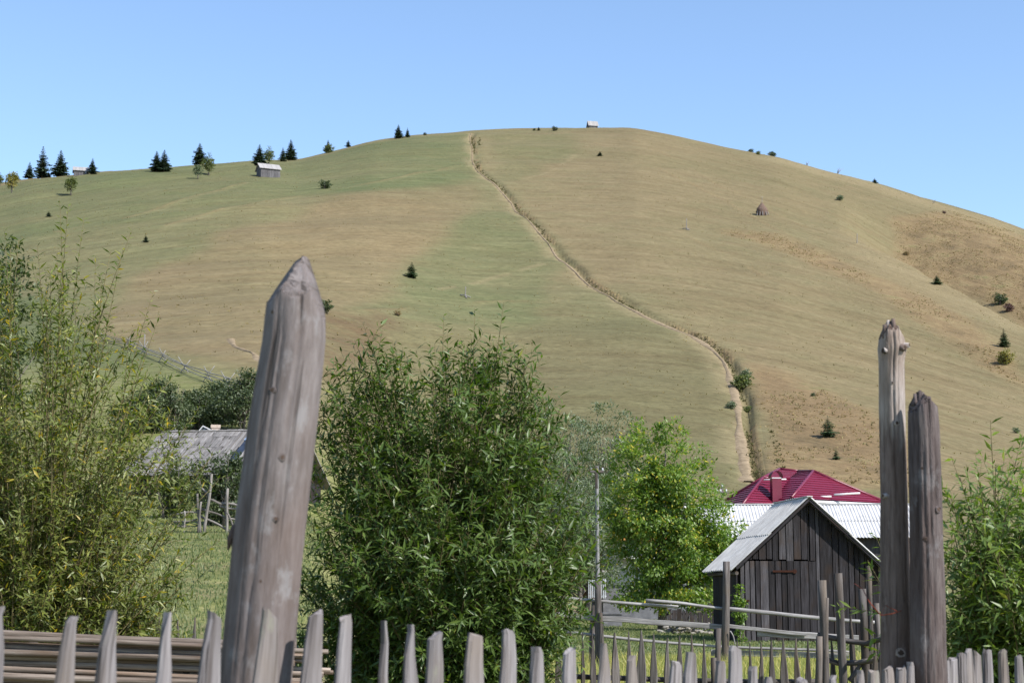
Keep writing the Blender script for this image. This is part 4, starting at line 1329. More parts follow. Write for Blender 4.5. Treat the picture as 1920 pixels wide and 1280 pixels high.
# --- white house with the varnished eaves, behind the ash tree
def make_white_house():
    d = 67.0
    x0 = (1110 - 960) / FPX * d
    fr = Frame((x0, d, gz(x0 + 2, d)), 0)
    z = lambda py: CAMZ + us(1200, py)[1] * d - fr.o.z
    X = lambda px: (px - 1110) / FPX * d
    root = thing('white_house', 'white house with orange varnished eaves seen through the ash tree', 'house', fr.o)
    solid_box(fr, X(1128), X(1300), 0, 4.5, z(1096), z(1012)).build('wall', M['plaster'], root)
    solid_box(fr, X(1128) + .02, X(1300) - .02, .03, 4.4, -.5, z(1096) - .003).build('plinth', M['concrete_dark'], root)
    solid_box(fr, X(1112), X(1310), -.62, -.57, z(1014), z(1001)).build('fascia', M['orange'], root)
    solid_box(fr, X(1112), X(1310), -.56, .0, z(1012), z(1010)).build('soffit', M['orange'], root)
    r = fr
    down = r(0, -.7, z(1000.5)) - r(0, 4.8, z(1000.5) + .05)
    n = 4
    for i in range(n):
        a = r(X(1110) + (X(1312) - X(1110)) * i / n, 4.8, z(1000.5) + .05)
        corr_sheet(a, r.ex * ((X(1312) - X(1110)) / n + .04), down, .2, .02, .01, root, 'brownwood')
    WB().board(r(X(1110), -.6, z(1003)), r(X(1078), -.6, z(1038)), Vector((0, 0, 1)), .12, th=.04).build('verge_board', M['brownwood'], root)
    WB().hexa([r(X(1082), -.3, z(1120)), r(X(1126), -.3, z(1120)), r(X(1126), .5, z(1120)), r(X(1082), .5, z(1120)),
               r(X(1082), -.3, z(1036)), r(X(1126), -.3, z(1008)), r(X(1126), .5, z(1008)), r(X(1082), .5, z(1036))]).build('side_porch', M['brownwood'], root)
    # porch roof line and window
    corr_sheet(r(X(1160), -.05, z(1040)), r.ex * (X(1250) - X(1160)), Vector((0, -.6, -.14)), .2, .015, .01, root, 'white_sheet', 'porch_roof')
    for px in (1214, 1262):
        f = solid_box(r, X(px), X(px + 22), -.05, -.004, z(1085), z(1052)).build('window', M['orange'], root)
        solid_box(r, X(px + 2), X(px + 20), -.07, -.054, z(1083), z(1055)).build('pane', M['glass'], f)
    # slatted gate at the left of the house
    gt = thing('metal_gate', 'grey slatted metal gate beside the white house', 'gate', P(1118, 1122, 64))
    for i in range(10):
        a = P(1104 + i * 3.4, 1121, 64); b = P(1104 + i * 3.4, 1084, 64)
        WB().board(a, b, Vector((1, 0, 0)), .035, th=.02, segs=1).build('slat', M['metal_gate'], gt)
    for py in (1088, 1117):
        WB().board(P(1103, py, 64.05), P(1137, py, 64.05), Vector((0, 0, 1)), .05, th=.03, segs=1).build('gate_rail', M['metal_gate'], gt)
    p = P(1148, 1156, 60); p.z = gz(p.x, p.y)
    bl = thing('concrete_trough', 'dark grey concrete block on the lawn below the white house', 'trough', p)
    f2 = Frame(p, 4)
    solid_box(f2, -.34, .30, -.3, .3, -.1, .42).build('body', M['concrete_dark'], bl)
    solid_box(f2, -.37, .33, -.33, .33, .424, .49).build('rim', M['concrete_dark'], bl)
make_white_house()

# --- shingled barn at the left
def make_barn():
    o = Vector(((400 - 960) / FPX * 64.0, 64.0, 0)); o.z = gz(o.x, o.y)
    fr = Frame(o, -10)
    root = thing('shingled_barn', 'old barn with grey wooden shingle roof behind the yellowing willow', 'barn', o)
    ze = CAMZ + us(400, 891)[1] * 62.3 - o.z; zr = CAMZ + us(400, 810)[1] * 66.2 - o.z
    x0, x1 = -2.9, 2.9
    eave = lambda x: fr(x, -1.75, ze); ridge = lambda x: fr(x, 2.1, zr)
    WB().hexa(slab(fr, x0 + .3, x1 - .3, -1.3, 5.4, -.6, None, ze + .1)).build('wall', M['board'], root)
    nrm = (ridge(0) - eave(0)).cross(fr.ex).normalized()
    if nrm.z < 0:
        nrm = -nrm
    WB().hexa([eave(x0) - nrm * .06, eave(x1) - nrm * .06, ridge(x1) - nrm * .06, ridge(x0) - nrm * .06, eave(x0) - nrm * .03, eave(x1) - nrm * .03, ridge(x1) - nrm * .03, ridge(x0) - nrm * .03]).build('roof_deck', M['dark_in'], root)
    b2 = lambda x: fr(x, 5.9, ze)
    WB().hexa([b2(x0) - Vector((0, 0, .06)), b2(x1) - Vector((0, 0, .06)), ridge(x1) - Vector((0, 0, .05)), ridge(x0) - Vector((0, 0, .05)), b2(x0), b2(x1), ridge(x1), ridge(x0)]).build('rear_slope', M['shingle'], root)
    rows = 8
    sl = ridge(0) - eave(0); SL = sl.length; sd = sl.normalized()
    var = []
    for k in range(5):
        w = WB(); w.board(Vector((0, 0, 0)), sd * (SL / rows * 1.32), fr.ex, .235 * random.uniform(.8, 1.05), th=.018, segs=2, rag=.012)
        var.append(w.mesh('shingle')); var[-1].materials.append(M['shingle'])
    for rw in range(rows):
        x = x0 + random.uniform(0, .1)
        while x < x1:
            if rw < rows - 1 and .72 < x < 1.18 and rw < 7:
                x += .1; continue
            t = rw / rows + random.uniform(-.012, .008)
            s = link('shingle', random.choice(var), None, root, eave(x) + sl * t + nrm * (.012 + .012 * ((rw % 2) + random.random() * .9)) - o)
            s.rotation_euler = (0, random.uniform(-.02, .02), random.uniform(-.03, .03))
            x += random.uniform(.19, .25)
    # skylight of dark film between boards
    WB().hexa([eave(.8) + nrm * .02, eave(1.12) + nrm * .02, eave(1.12) + sl * .82 + nrm * .02, eave(.8) + sl * .82 + nrm * .02,
               eave(.8) + nrm * .045, eave(1.12) + nrm * .045, eave(1.12) + sl * .82 + nrm * .045, eave(.8) + sl * .82 + nrm * .045]).build('skylight', M['blue_dark'], root)
    WB().hexa([eave(.78) + sl * .76 + nrm * .05, eave(1.16) + sl * .76 + nrm * .05, eave(1.16) + sl * .88 + nrm * .05, eave(.78) + sl * .88 + nrm * .05,
               eave(.78) + sl * .76 + nrm * .07, eave(1.16) + sl * .76 + nrm * .07, eave(1.16) + sl * .88 + nrm * .07, eave(.78) + sl * .88 + nrm * .07]).build('flashing', M['blue'], root)
    for x in (.42, .58, .72, 1.2, 1.36):
        WB().board(eave(x) - sl * .03 + nrm * .07, eave(x) + sl * random.uniform(.93, 1.0) + nrm * .07, fr.ex, .12, th=.03).build('cover_board', M['shingle'], root)
    WB().board(ridge(x0) + Vector((0, 0, .05)), ridge(x1) + Vector((0, 0, .05)), fr.ey, .14, th=.04).build('ridge_board', M['shingle'], root)
    # the blue-roofed house just showing above the ridge
    p = Vector(((430 - 960) / FPX * 84.0, 84.0, 0)); p.z = gz(p.x, p.y)
    f2 = Frame(p, 0)
    z = lambda py: CAMZ + us(430, py)[1] * 84 - p.z
    hs = thing('blue_roofed_house', 'house with light blue roof and brick chimney showing above the barn ridge', 'house', p)
    X = lambda px: (px - 430) / FPX * 84
    V = [f2(X(400), -1.5, z(840)), f2(X(560), -1.5, z(840)), f2(X(560), 2, z(803)), f2(X(400), 2, z(803))]
    WB().hexa([v - Vector((0, 0, .12)) for v in V] + V).build('roof', M['blue'], hs)
    solid_box(f2, X(395), X(560), -1.0, 5.0, -.5, z(842)).build('wall', M['plaster'], hs)
    dz = thing('x', 'x', 'x') if False else None
    g0, g1, gt = f2(X(366), 0, z(812)), f2(X(408), 0, z(812)), f2(X(378), 0, z(797))
    dep = Vector((0, 3, 0))
    dorm = WB().hexa([g0 + Vector((.1, .3, -.4)), g1 + Vector((-.1, .3, -.4)), g1 + dep + Vector((-.1, 0, -.4)), g0 + dep + Vector((.1, 0, -.4)), gt + Vector((-.04, .3, -.12)), gt + Vector((.04, .3, -.12)), gt + dep + Vector((.04, 0, -.12)), gt + dep + Vector((-.04, 0, -.12))]).build('gable', M['blue'], hs)
    for e in (g0, g1):
        WB().hexa([e - Vector((0, 0, .06)), gt - Vector((0, 0, .06)), gt + dep - Vector((0, 0, .06)), e + dep - Vector((0, 0, .06)), e, gt, gt + dep, e + dep]).build('gable_roof', M['white_trim'], hs)
    c = f2(X(394), 1.2, 0)
    fc = Frame(c, 12)
    ch = solid_box(fc, -.2, .2, -.2, .2, z(825), z(798)).build('chimney', M['brick'], hs)
    solid_box(fc, -.24, .24, -.24, .24, z(798) + .003, z(792)).build('chimney_cap', M['brick'], ch)
make_barn()

# --- huts on the hill
def hut(px0, px1, pyb, pyt, deg, wall_h, label, gable_w=2.6):
    p = stand((px0 + px1) / 2, pyb, .15)
    wpx = p.y / FPX
    L = (px1 - px0) * wpx; H = (pyb - pyt) * wpx
    root = thing('hay_hut', label, 'hut', p, 'hay huts on the hill')
    fr = Frame(p, deg)
    L = max(2.0, (L - gable_w * abs(math.sin(fr.a))) / math.cos(fr.a))
    hx, hy = L / 2, gable_w / 2
    zw = H * wall_h
    n = max(6, int(L / .55))
    for i in range(n):
        a = -hx + L * i / n; b = -hx + L * (i + 1) / n
        WB().hexa(slab(fr, a + .02, b - .02, -hy, -hy + .08, -.6, None, zw)).build('board', M['hutwall'], root)
    gy = 5
    for s in (-1, 1):
        for i in range(gy):
            a = -hy + .085 + (gable_w - .17) * i / gy; b = -hy + .085 + (gable_w - .17) * (i + 1) / gy
            ra, rb = [zw + (H - zw) * (1 - abs(v) / hy) - .06 for v in (a, b)]
            x = s * hx
            x0, x1 = (x - .08, x) if s > 0 else (x, x + .08)
            c = [fr(x0, a + .02, -.6), fr(x1, a + .02, -.6), fr(x1, b - .02, -.6), fr(x0, b - .02, -.6), fr(x0, a + .02, ra), fr(x1, a + .02, ra), fr(x1, b - .02, rb), fr(x0, b - .02, rb)]
            WB().hexa(c).build('board', M['hutwall'] if not (i == 2 and s > 0) else M['dark_in'], root)
    WB().hexa(slab(fr, -hx + .1, hx - .1, hy - .08, hy, -.6, None, zw)).build('rear_wall', M['hutwall'], root)
    for s in (-1, 1):
        e0, e1 = fr(-hx - .35, s * (hy + .3), zw - .22), fr(hx + .35, s * (hy + .3), zw - .22)
        r0, r1 = fr(-hx - .35, 0, H), fr(hx + .35, 0, H)
        n2 = 5
        for i in range(n2):
            a0, a1 = e0.lerp(e1, i / n2), e0.lerp(e1, (i + 1) / n2 - .006); b0, b1 = r0.lerp(r1, i / n2), r0.lerp(r1, (i + 1) / n2 - .006)
            up = Vector((0, 0, .07 + .02 * (i % 2)))
            WB().hexa([a0, a1, b1, b0, a0 + up, a1 + up, b1 + up, b0 + up]).build('roof_panel', M['hutroof'], root)
    return root
hut(479, 527, 329, 303, 24, .55, 'larger grey hay barn on the left slope with bright roof', 4.2)
hut(136, 167, 327, 309, 16, .55, 'small dark hut on the ridge beside the tall spruces', 3.0)
hut(1101, 1121, 243, 229, 14, .28, 'lone hut with pale roof on the summit skyline', 2.6)

# --- haystack
def haystack():
    p = stand(1429, 406); k = p.y / FPX
    H, R = 23 * k, 10.5 * k
    root = thing('haystack', 'brown conical haystack propped with poles on the right slope', 'haystack', p)
    prof = [(.90, 0), (1.0, .10), (1.03, .24), (.98, .38), (.90, .48), (.78, .58), (.66, .67), (.52, .75), (.40, .83), (.24, .92), (.05, 1.05)]
    n = 18; V = []; F = []
    for i, (r, h) in enumerate(prof):
        for j in range(n):
            a = 2 * math.pi * j / n
            rr = R * r * (1 + random.uniform(-.10, .10) + .06 * math.sin(a * 2 + 1))
            V.append((rr * math.cos(a), rr * math.sin(a), h * H * (1 + random.uniform(-.01, .01)) - (.3 if i == 0 else 0)))
    for i in range(len(prof) - 1):
        for j in range(n):
            F.append((i * n + j, i * n + (j + 1) % n, (i + 1) * n + (j + 1) % n, (i + 1) * n + j))
    F.append(tuple((len(prof) - 1) * n + j for j in range(n)))
    me = bpy.data.meshes.new('hay'); me.from_pydata([Vector(v) for v in V], [], F); me.polygons.foreach_set('use_smooth', [True] * len(F)); me.update()
    link('hay', me, M['hay'], root)
    WB().tube(p + Vector((0, 0, H * .8)), p + Vector((.1, 0, H * 1.55)), .07, .04).build('centre_pole', M['dead'], root)
    for a, l in ((-2.6, 1.25), (-2.1, 1.15), (-1.6, 1.1), (-.9, 1.1), (-.2, 1.25)):
        q = p + Vector((math.cos(a) * R * l, math.sin(a) * R * l, 0)); q.z = gz(q.x, q.y) - .1
        WB().tube(q, p + Vector((math.cos(a) * R * .78, math.sin(a) * R * .78, H * .5)), .10, .07).build('prop', M['dead'], root)
haystack()

def hill_pole(px, py, hpx, label, feet=True):
    p = stand(px, py); h = hpx / FPX * p.y
    root = thing('hay_pole', label, 'hay pole', p, 'bare hay poles on the hill')
    WB().tube(p - Vector((0, 0, .3)), p + Vector((.1, 0, h)), .10, .06, lump=.03).build('pole', M['dead'], root)
    if feet:
        for a in (2.6, .4, -1.2):
            q = p + Vector((math.cos(a) * .9, math.sin(a) * .9, 0)); q.z = gz(q.x, q.y) + .1
            WB().tube(q, p + Vector((0, 0, .35)), .09, .08).build('foot', M['dead'], root)
hill_pole(872, 558, 20, 'bare hay pole with splayed foot on the green slope')
hill_pole(1287, 436, 22, 'bare hay pole on the tan slope right of the track')
hill_pole(1607, 463, 19, 'bare hay pole standing on the spur at right', False)

# ------------------------------------------------------------------ utility poles
def utility_pole():
    p = Vector(((1119 - 960) / FPX * 61, 61, 0)); p.z = gz(p.x, p.y)
    top = P(1119, 873, 61)
    root = thing('utility_pole', 'tall pale concrete utility pole left of the ash tree', 'utility pole', p)
    WB().tube(p - Vector((0, 0, .3)), top, .085, .055, 8, 6, 0, .02).build('pole', M['concrete'], root)
    z = top.z - .22
    WB().board(Vector((p.x - .24, p.y - .12, z)), Vector((p.x + .24, p.y - .12, z)), Vector((0, 0, 1)), .09, th=.08, segs=1).build('crossarm', M['old'], root)
    WB().board(Vector((p.x - .02, p.y - .13, z - .6)), Vector((p.x - .02, p.y - .13, z + .2)), Vector((1, 0, 0)), .10, th=.05, segs=1).build('bracket', M['old'], root)
    for x in (-.2, .2):
        WB().tube(Vector((p.x + x, p.y - .12, z + .04)), Vector((p.x + x, p.y - .12, z + .14)), .035, .025, 8, 3).build('insulator', M['ceramic'], root)
    for py in (1000, 1060):
        pass
    d = 96; q = Vector(((1354 - 960) / FPX * d, d, 0)); q.z = gz(q.x, q.y)
    r2 = thing('power_pole', 'thin dark power pole with white insulators left of the red roof', 'utility pole', q)
    t2 = P(1354, 913, d)
    WB().tube(q - Vector((0, 0, .3)), t2, .13, .08, 7, 4).build('pole', M['old'], r2)
    z = t2.z - .32
    WB().board(Vector((q.x - .34, q.y - .1, z)), Vector((q.x + .34, q.y - .1, z)), Vector((0, 0, 1)), .07, th=.06, segs=1).build('crossarm', M['old'], r2)
    for x in (-.3, -.12, .2):
        WB().tube(Vector((q.x + x, q.y - .1, z + .03)), Vector((q.x + x, q.y - .1, z + .2)), .055, .04, 7, 2).build('insulator', M['ceramic'], r2)
    WB().tube(t2, t2 + Vector((0, 0, .16)), .05, .04, 7, 2).build('insulator', M['ceramic'], r2)
utility_pole()

# ------------------------------------------------------------------ fences
def fg_line(px):
    """where a sight column meets the line of the front fence"""
    u = (px - 960) / FPX
    t = (1.08 + 3.6 * u) / (3.14 - 3.4 * u)
    return Vector((-1.08 + 3.14 * t, 3.6 + 3.4 * t, 0))

FDIR = Vector((3.14, 3.4, 0)).normalized()
FNRM = Vector((FDIR.y, -FDIR.x, 0))
def front_fence():
    o = fg_line(960)
    root = thing('picket_fence', 'weathered grey picket fence across the foreground', 'fence', o)
    PK = [(-90, 1150, 24, 40, 0), (-3, 1140, 20, 40, 0), (136, 1156, 22, 42, 0), (208, 1143, 13, 38, 1), (316, 1147, 5, 36, 2), (403, 1150, 24, 46, 0), (505, 1147, 28, 50, 0), (594, 1148, 25, 42, 0),
          (648, 1157, 22, 30, 0), (719, 1163, 5, 20, 2), (769, 1170, 9, 28, 1), (817, 1190, 24, 33, 0), (890, 1192, 27, 38, 0), (953, 1180, 21, 32, 0), (1006, 1212, 17, 26, 1),
          (1069, 1217, 20, 26, 0), (1133, 1205, 9, 28, 1), (1185, 1228, 13, 25, 1), (1266, 1240, 18, 26, 0), (1295, 1222, 16, 28, 0), (1351, 1238, 14, 18, 1), (1378, 1212, 19, 24, 0), (1411, 1248, 12, 16, 1),
          (1440, 1268, 12, 18, 1), (1504, 1272, 16, 22, 0), (1562, 1265, 10, 18, 1), (1612, 1255, 9, 20, 1), (1638, 1256, 16, 19, 0), (1664, 1253, 16, 19, 0), (1689, 1250, 13, 17, 0), (1706, 1240, 9, 15, 1), (1731, 1253, 14, 16, 0),
          (1747, 1240, 9, 14, 1), (1771, 1237, 13, 16, 0), (1786, 1233, 13, 15, 0), (1802, 1224, 13, 15, 0), (1816, 1215, 11, 15, 1), (1830, 1222, 12, 15, 0), (1850, 1218, 12, 15, 0), (1880, 1218, 11, 15, 0), (1910, 1228, 10, 14, 0), (1945, 1226, 10, 14, 0)]
    for i, (px, py, wt, wb, kind) in enumerate(PK):
        b = fg_line(px); d = b.y
        u = (px - 960) / FPX
        eff = (FDIR.x - u * FDIR.y) * FPX / d
        tpx = .02 * .7 * FPX / d
        W0 = max(.03, (wb - tpx * .3) / eff) * 1.16; W1 = max(.010, (wt - tpx * .3) / eff) * 1.05
        top = P(px, py, d)
        lean = random.uniform(-.012, .03) if px > 700 else random.uniform(.02, .05)
        base = Vector((top.x - lean * 6 * FDIR.x * .5, top.y - lean * 6 * FDIR.y * .5, gz(b.x, b.y) - .05))
        H = top.z - base.z
        f = min(.97, 1 - .17 / H)
        if kind == 2:
            lv = [(0, W0 * 1.05), (.5, W0 * 1.02), (f - .06, W0 * .92), (f + .02, W0 * .66), (.965, W0 * .36), (1, .008)]
        elif kind == 1:
            lv = [(0, W0 * 1.05), (.5, W0 * 1.02), (f, W0 * .95), (.95, (W0 + W1) * .5), (.99, W1), (1, W1 * .6)]
        else:
            lv = [(0, W0 * 1.05), (.5, W0 * 1.02), (f - .05, W0 * .98), (.95, (W0 * .35 + W1 * .65)), (.992, W1), (1, W1 * .86)]
        WB().board(base, top, FDIR, 0, th=random.uniform(.018, .028), rag=.0045, levels=lv, ch=.16, slant=random.uniform(-.5, .5) if kind == 0 else 0).build('picket', M['picket'], root)
    for h in (.42, 1.02):
        a = fg_line(-140) - FNRM * .035; c = fg_line(1990) - FNRM * .035
        WB().board(Vector((a.x, a.y, gz(a.x, a.y) + h)), Vector((c.x, c.y, gz(c.x, c.y) + h - .1)), Vector((0, 0, 1)), .075, th=.035, segs=8).build('rail', M['picket'], root)
front_fence()

def log_post(name, label, axis, mat, cuts, knots=(), sides=22, rough=.03, bark=0.0, splits=()):
    """axis = [(point, radius)] from the ground up; cuts = [(point, normal)] hew the top"""
    bm = bmesh.new()
    gl = bm.verts.layers.float_vector.new('gr')
    base = axis[0][0]
    # refine
    fine = []
    for (a, ra), (b, rb) in zip(axis, axis[1:]):
        m = max(2, int((b - a).length / .05))
        for k in range(m):
            t = k / m
            fine.append((a.lerp(b, t), ra + (rb - ra) * t))
    fine.append(axis[-1])
    rings = []
    sd = random.randint(0, 99)
    tha = 2 * np.pi * np.arange(sides) / sides
    for i, (c, r) in enumerate(fine):
        ring = []
        N1 = fbm(np.cos(tha) * 1.6 + 5 + sd, c.z * 2.2 + np.sin(tha) * 1.6, 3) - .5 + .35 * (fbm(np.cos(tha) * 6 + sd, c.z * 3 + np.sin(tha) * 6, 13) - .5)
        N2 = vnoise(np.arange(sides) * .8 * 24 / sides + sd, np.full(sides, c.z * 9), 8) - .5
        for j in range(sides):
            th = 2 * math.pi * j / sides
            n = float(N1[j]); n2 = float(N2[j])
            rr = r * (1 + rough * 3.2 * n + bark * n2)
            for sa, sw, sdp, zl, zh in splits:
                if zl < c.z < zh:
                    wa = sa + .05 * math.sin(c.z * 4 + sa * 3) + .03 * math.sin(c.z * 13 + sa)
                    e = abs((th - wa + math.pi) % (2 * math.pi) - math.pi) / sw
                    if e < 1:
                        rr -= sdp * (1 - e) * min(1, (zh - c.z) / .1 + .3, (c.z - zl) / .1 + .1)
            v = bm.verts.new(c + Vector((math.cos(th) * rr, math.sin(th) * rr, 0)) - base)
            v[gl] = (r * math.cos(th) + sd, r * math.sin(th) + sd, c.z)
            ring.append(v)
        rings.append(ring)
    for a, b in zip(rings, rings[1:]):
        for j in range(sides):
            f = bm.faces.new((a[j], a[(j + 1) % sides], b[(j + 1) % sides], b[j])); f.smooth = True
    bm.faces.new(list(reversed(rings[0]))); bm.faces.new(rings[-1])
    for pt, nr in cuts:
        g = bm.verts[:] + bm.edges[:] + bm.faces[:]
        bmesh.ops.bisect_plane(bm, geom=g, plane_co=pt - base, plane_no=nr, clear_outer=True)
        ed = [e for e in bm.edges if e.is_boundary]
        r = bmesh.ops.contextual_create(bm, geom=ed)
        fs = [f for f in r['faces']]
        if fs:
            tri = bmesh.ops.triangulate(bm, faces=fs)['faces']
            es = list({e for f in tri for e in f.edges if not any(g not in tri for g in e.link_faces)})
            sub = bmesh.ops.subdivide_edges(bm, edges=es, cuts=2)
            for v in [g for g in sub['geom_inner'] if isinstance(g, bmesh.types.BMVert)]:
                v.co += nr * random.uniform(-.005, .003); v[gl] = (v.co.x * 1.0 + sd, v.co.y + sd, v.co.z * .3 + base.z)
    # roughen the hewn top
    me = bpy.data.meshes.new('shaft'); bm.to_mesh(me); bm.free()
    root = thing(name, label, 'post', base, 'big fence posts')
    link('shaft', me, mat, root)
    def surf(q):
        zs = [a[0].z for a in fine]; i = min(range(len(zs)), key=lambda k: abs(zs[k] - q.z))
        c, r = fine[i]; dx = max(-r * .97, min(r * .97, q.x - c.x)); y = math.sqrt(r * r - dx * dx)
        return Vector((c.x + dx, c.y - y, q.z)), Vector((dx / r, -y / r, 0))
    for kp, out, kr in knots:
        sp, sn = surf(kp)
        w = WB(); w.tube(sp - sn * .03, sp + sn * out, kr * (1.35 if out < .01 else 1.7), kr * (1.2 if out < .01 else .9), 11, 3, 0, .16)
        k0 = w.build('knot', mat, root)
        w = WB(); w.tube(sp + sn * (out - .004), sp + sn * (out + .0006), kr * .8, kr * .7, 9, 2, 0, .3)
        w.build('knot_core', M['knot'], k0)
    root['_s'] = 0; del root['_s']
    return root, surf

# the big leaning post at the left
def left_post():
    dy = 4.32
    pts = [(478, 1290, 66), (505, 1000, 67), (530, 800, 65), (551, 640, 60), (553, 600, 58), (556, 540, 54), (562, 470, 47)]
    ax = [(P(x, y, dy), r / FPX * dy) for x, y, r in pts]
    ax[0:0] = [(ax[0][0] - Vector((.16, 0, 1.28)), ax[0][1] * 1.05)]
    ax[0][0].z = gz(ax[0][0].x, ax[0][0].y) - .1
    q = lambda x, y, dd=0: P(x, y, dy + dd)
    cuts = [(q(512, 553), Vector((-.78, -.30, .55)).normalized()), (q(598, 566), Vector((.92, -.15, .335)).normalized()), (q(560, 540, -.058), Vector((.12, -.86, .50)).normalized()), (q(560, 479), Vector((-.15, 0, 1)).normalized())]
    kn = [(q(519, 738), .0006, .0075), (q(538, 862), .0008, .0075), (q(526, 975), .0006, .0065), (q(517, 592), .0004, .005), (q(498, 1090), .0005, .006)]
    r, _ = log_post('fence_post', 'thickest grey log post, hewn to a point and leaning, beside the middle willow', ax, M['post'], cuts, kn, 84, .016, .014,
                    splits=[(4.45, .07, .007, 1.2, 2.35), (5.05, .06, .006, 1.7, 2.5), (4.0, .06, .006, .9, 1.9), (5.45, .06, .007, .8, 1.8), (3.6, .07, .006, 1.5, 2.4), (4.75, .06, .006, .8, 1.5), (4.25, .06, .005, 1.9, 2.5), (5.25, .06, .005, 1.0, 2.1)])
    WB().path([q(444, 985, -.02), q(432, 1010, -.02), q(428, 1030, -.02)], [.012, .010, .002], 6).build('splinter', M['post_bark'], r)
    return r
left_post()

def right_posts():
    d1 = 6.55
    ax = [(P(x, y, d1), r / FPX * d1) for x, y, r in [(1681, 1285, 28), (1679, 1100, 27), (1676, 900, 25.5), (1673, 760, 24.5), (1672, 680, 24), (1673, 655, 27), (1672, 635, 23.5), (1670, 590, 22)]]
    ax[0:0] = [(ax[0][0] + Vector((.005, 0, 0)), ax[0][1] * 1.05)]; ax[0][0].z = gz(ax[0][0].x, ax[0][0].y) - .1
    q = lambda x, y, dd=0: P(x, y, d1 + dd)
    cuts = [(q(1654, 626), Vector((-.86, -.1, .5)).normalized()), (q(1688, 622), Vector((.85, -.2, .5)).normalized()), (q(1672, 618, -.045), Vector((.0, -.8, .6)).normalized()), (q(1670, 602), Vector((.1, 0, 1)).normalized())]
    kn = [(q(1688, 655), .012, .013), (q(1654, 660), .010, .011), (q(1695, 650), .014, .010), (q(1656, 930), .012, .010), (q(1676, 795), .003, .009), (q(1682, 1222), .006, .015), (q(1668, 720), .001, .005)]
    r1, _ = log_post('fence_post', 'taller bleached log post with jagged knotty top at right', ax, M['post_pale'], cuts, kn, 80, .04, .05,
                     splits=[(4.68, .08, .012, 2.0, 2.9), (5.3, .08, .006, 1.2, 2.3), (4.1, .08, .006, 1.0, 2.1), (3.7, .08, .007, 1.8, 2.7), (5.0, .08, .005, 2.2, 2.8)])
    for k in range(7):
        a = q(1660 + k * 4.0 + random.uniform(-1, 1), 634, -.012 + random.uniform(-.012, .03)); h = [.05, .066, .072, .064, .07, .05, .044][k]
        WB().tube(a, a + Vector((random.uniform(-.004, .004), 0, h + random.uniform(-.008, .008))), .014, .007, 6, 3, 0, .3).build('splinter', M['post_pale'], r1)
    d2 = 6.42
    ax = [(P(x, y, d2), r / FPX * d2) for x, y, r in [(1743, 1285, 33), (1739, 1100, 31.5), (1735, 900, 30), (1732, 800, 28.5), (1730, 760, 27), (1729, 720, 22)]]
    ax[0:0] = [(ax[0][0] + Vector((.02, 0, 0)), ax[0][1] * 1.05)]; ax[0][0].z = gz(ax[0][0].x, ax[0][0].y) - .1
    q2 = lambda x, y, dd=0: P(x, y, d2 + dd)
    cuts = [(q2(1708, 765), Vector((-.75, -.3, .6)).normalized()), (q2(1752, 758), Vector((.72, -.2, .66)).normalized()), (q2(1724, 758, -.055), Vector((-.1, -.8, .6)).normalized()), (q2(1726, 731), Vector((.0, 0, 1)))]
    kn = [(q2(1752, 956), .004, .010), (q2(1728, 1010), .002, .008), (q2(1722, 880), .001, .005)]
    r2, sf = log_post('fence_post', 'shorter thick dark log post leaning against the bleached one', ax, M['post_bark'], cuts, kn, 80, .04, .07,
                     splits=[(5.2, .08, .009, 1.9, 2.6), (4.4, .08, .007, 1.0, 2.2), (4.0, .08, .007, 1.5, 2.4), (5.5, .08, .008, .9, 1.8), (4.8, .08, .006, 1.4, 2.3)])
    for k in range(4):
        a = q2(1716 + k * 8 + random.uniform(-2, 2), 760, .0); h = [.045, .058, .05, .035][k]
        WB().tube(a, a + Vector((random.uniform(-.006, .006), 0, h)), .015, .006, 6, 3, 0, .3).build('splinter', M['post_bark'], r2)
    w = WB(); q3 = lambda x, y, dd=0: P(x, y, 6.45 + dd)
    w.path([q3(1601, 1093, .3), q3(1617, 1103, .2), q3(1632, 1130), q3(1652, 1153), q3(1672, 1150, -.03), q3(1690, 1144, -.02)], [.0016] * 6, 5)
    w.path([q3(1652, 1153), q3(1660, 1134), q3(1682, 1145, -.03)], [.0014] * 3, 5)
    w.path([q3(1617, 1103, .2), q3(1630, 1128), q3(1648, 1150)], [.0014] * 3, 5)
    tag(w.build('loose_wire', M['wire']), 'loop of reddish rusty wire twisted round the bleached post', 'wire')
right_posts()

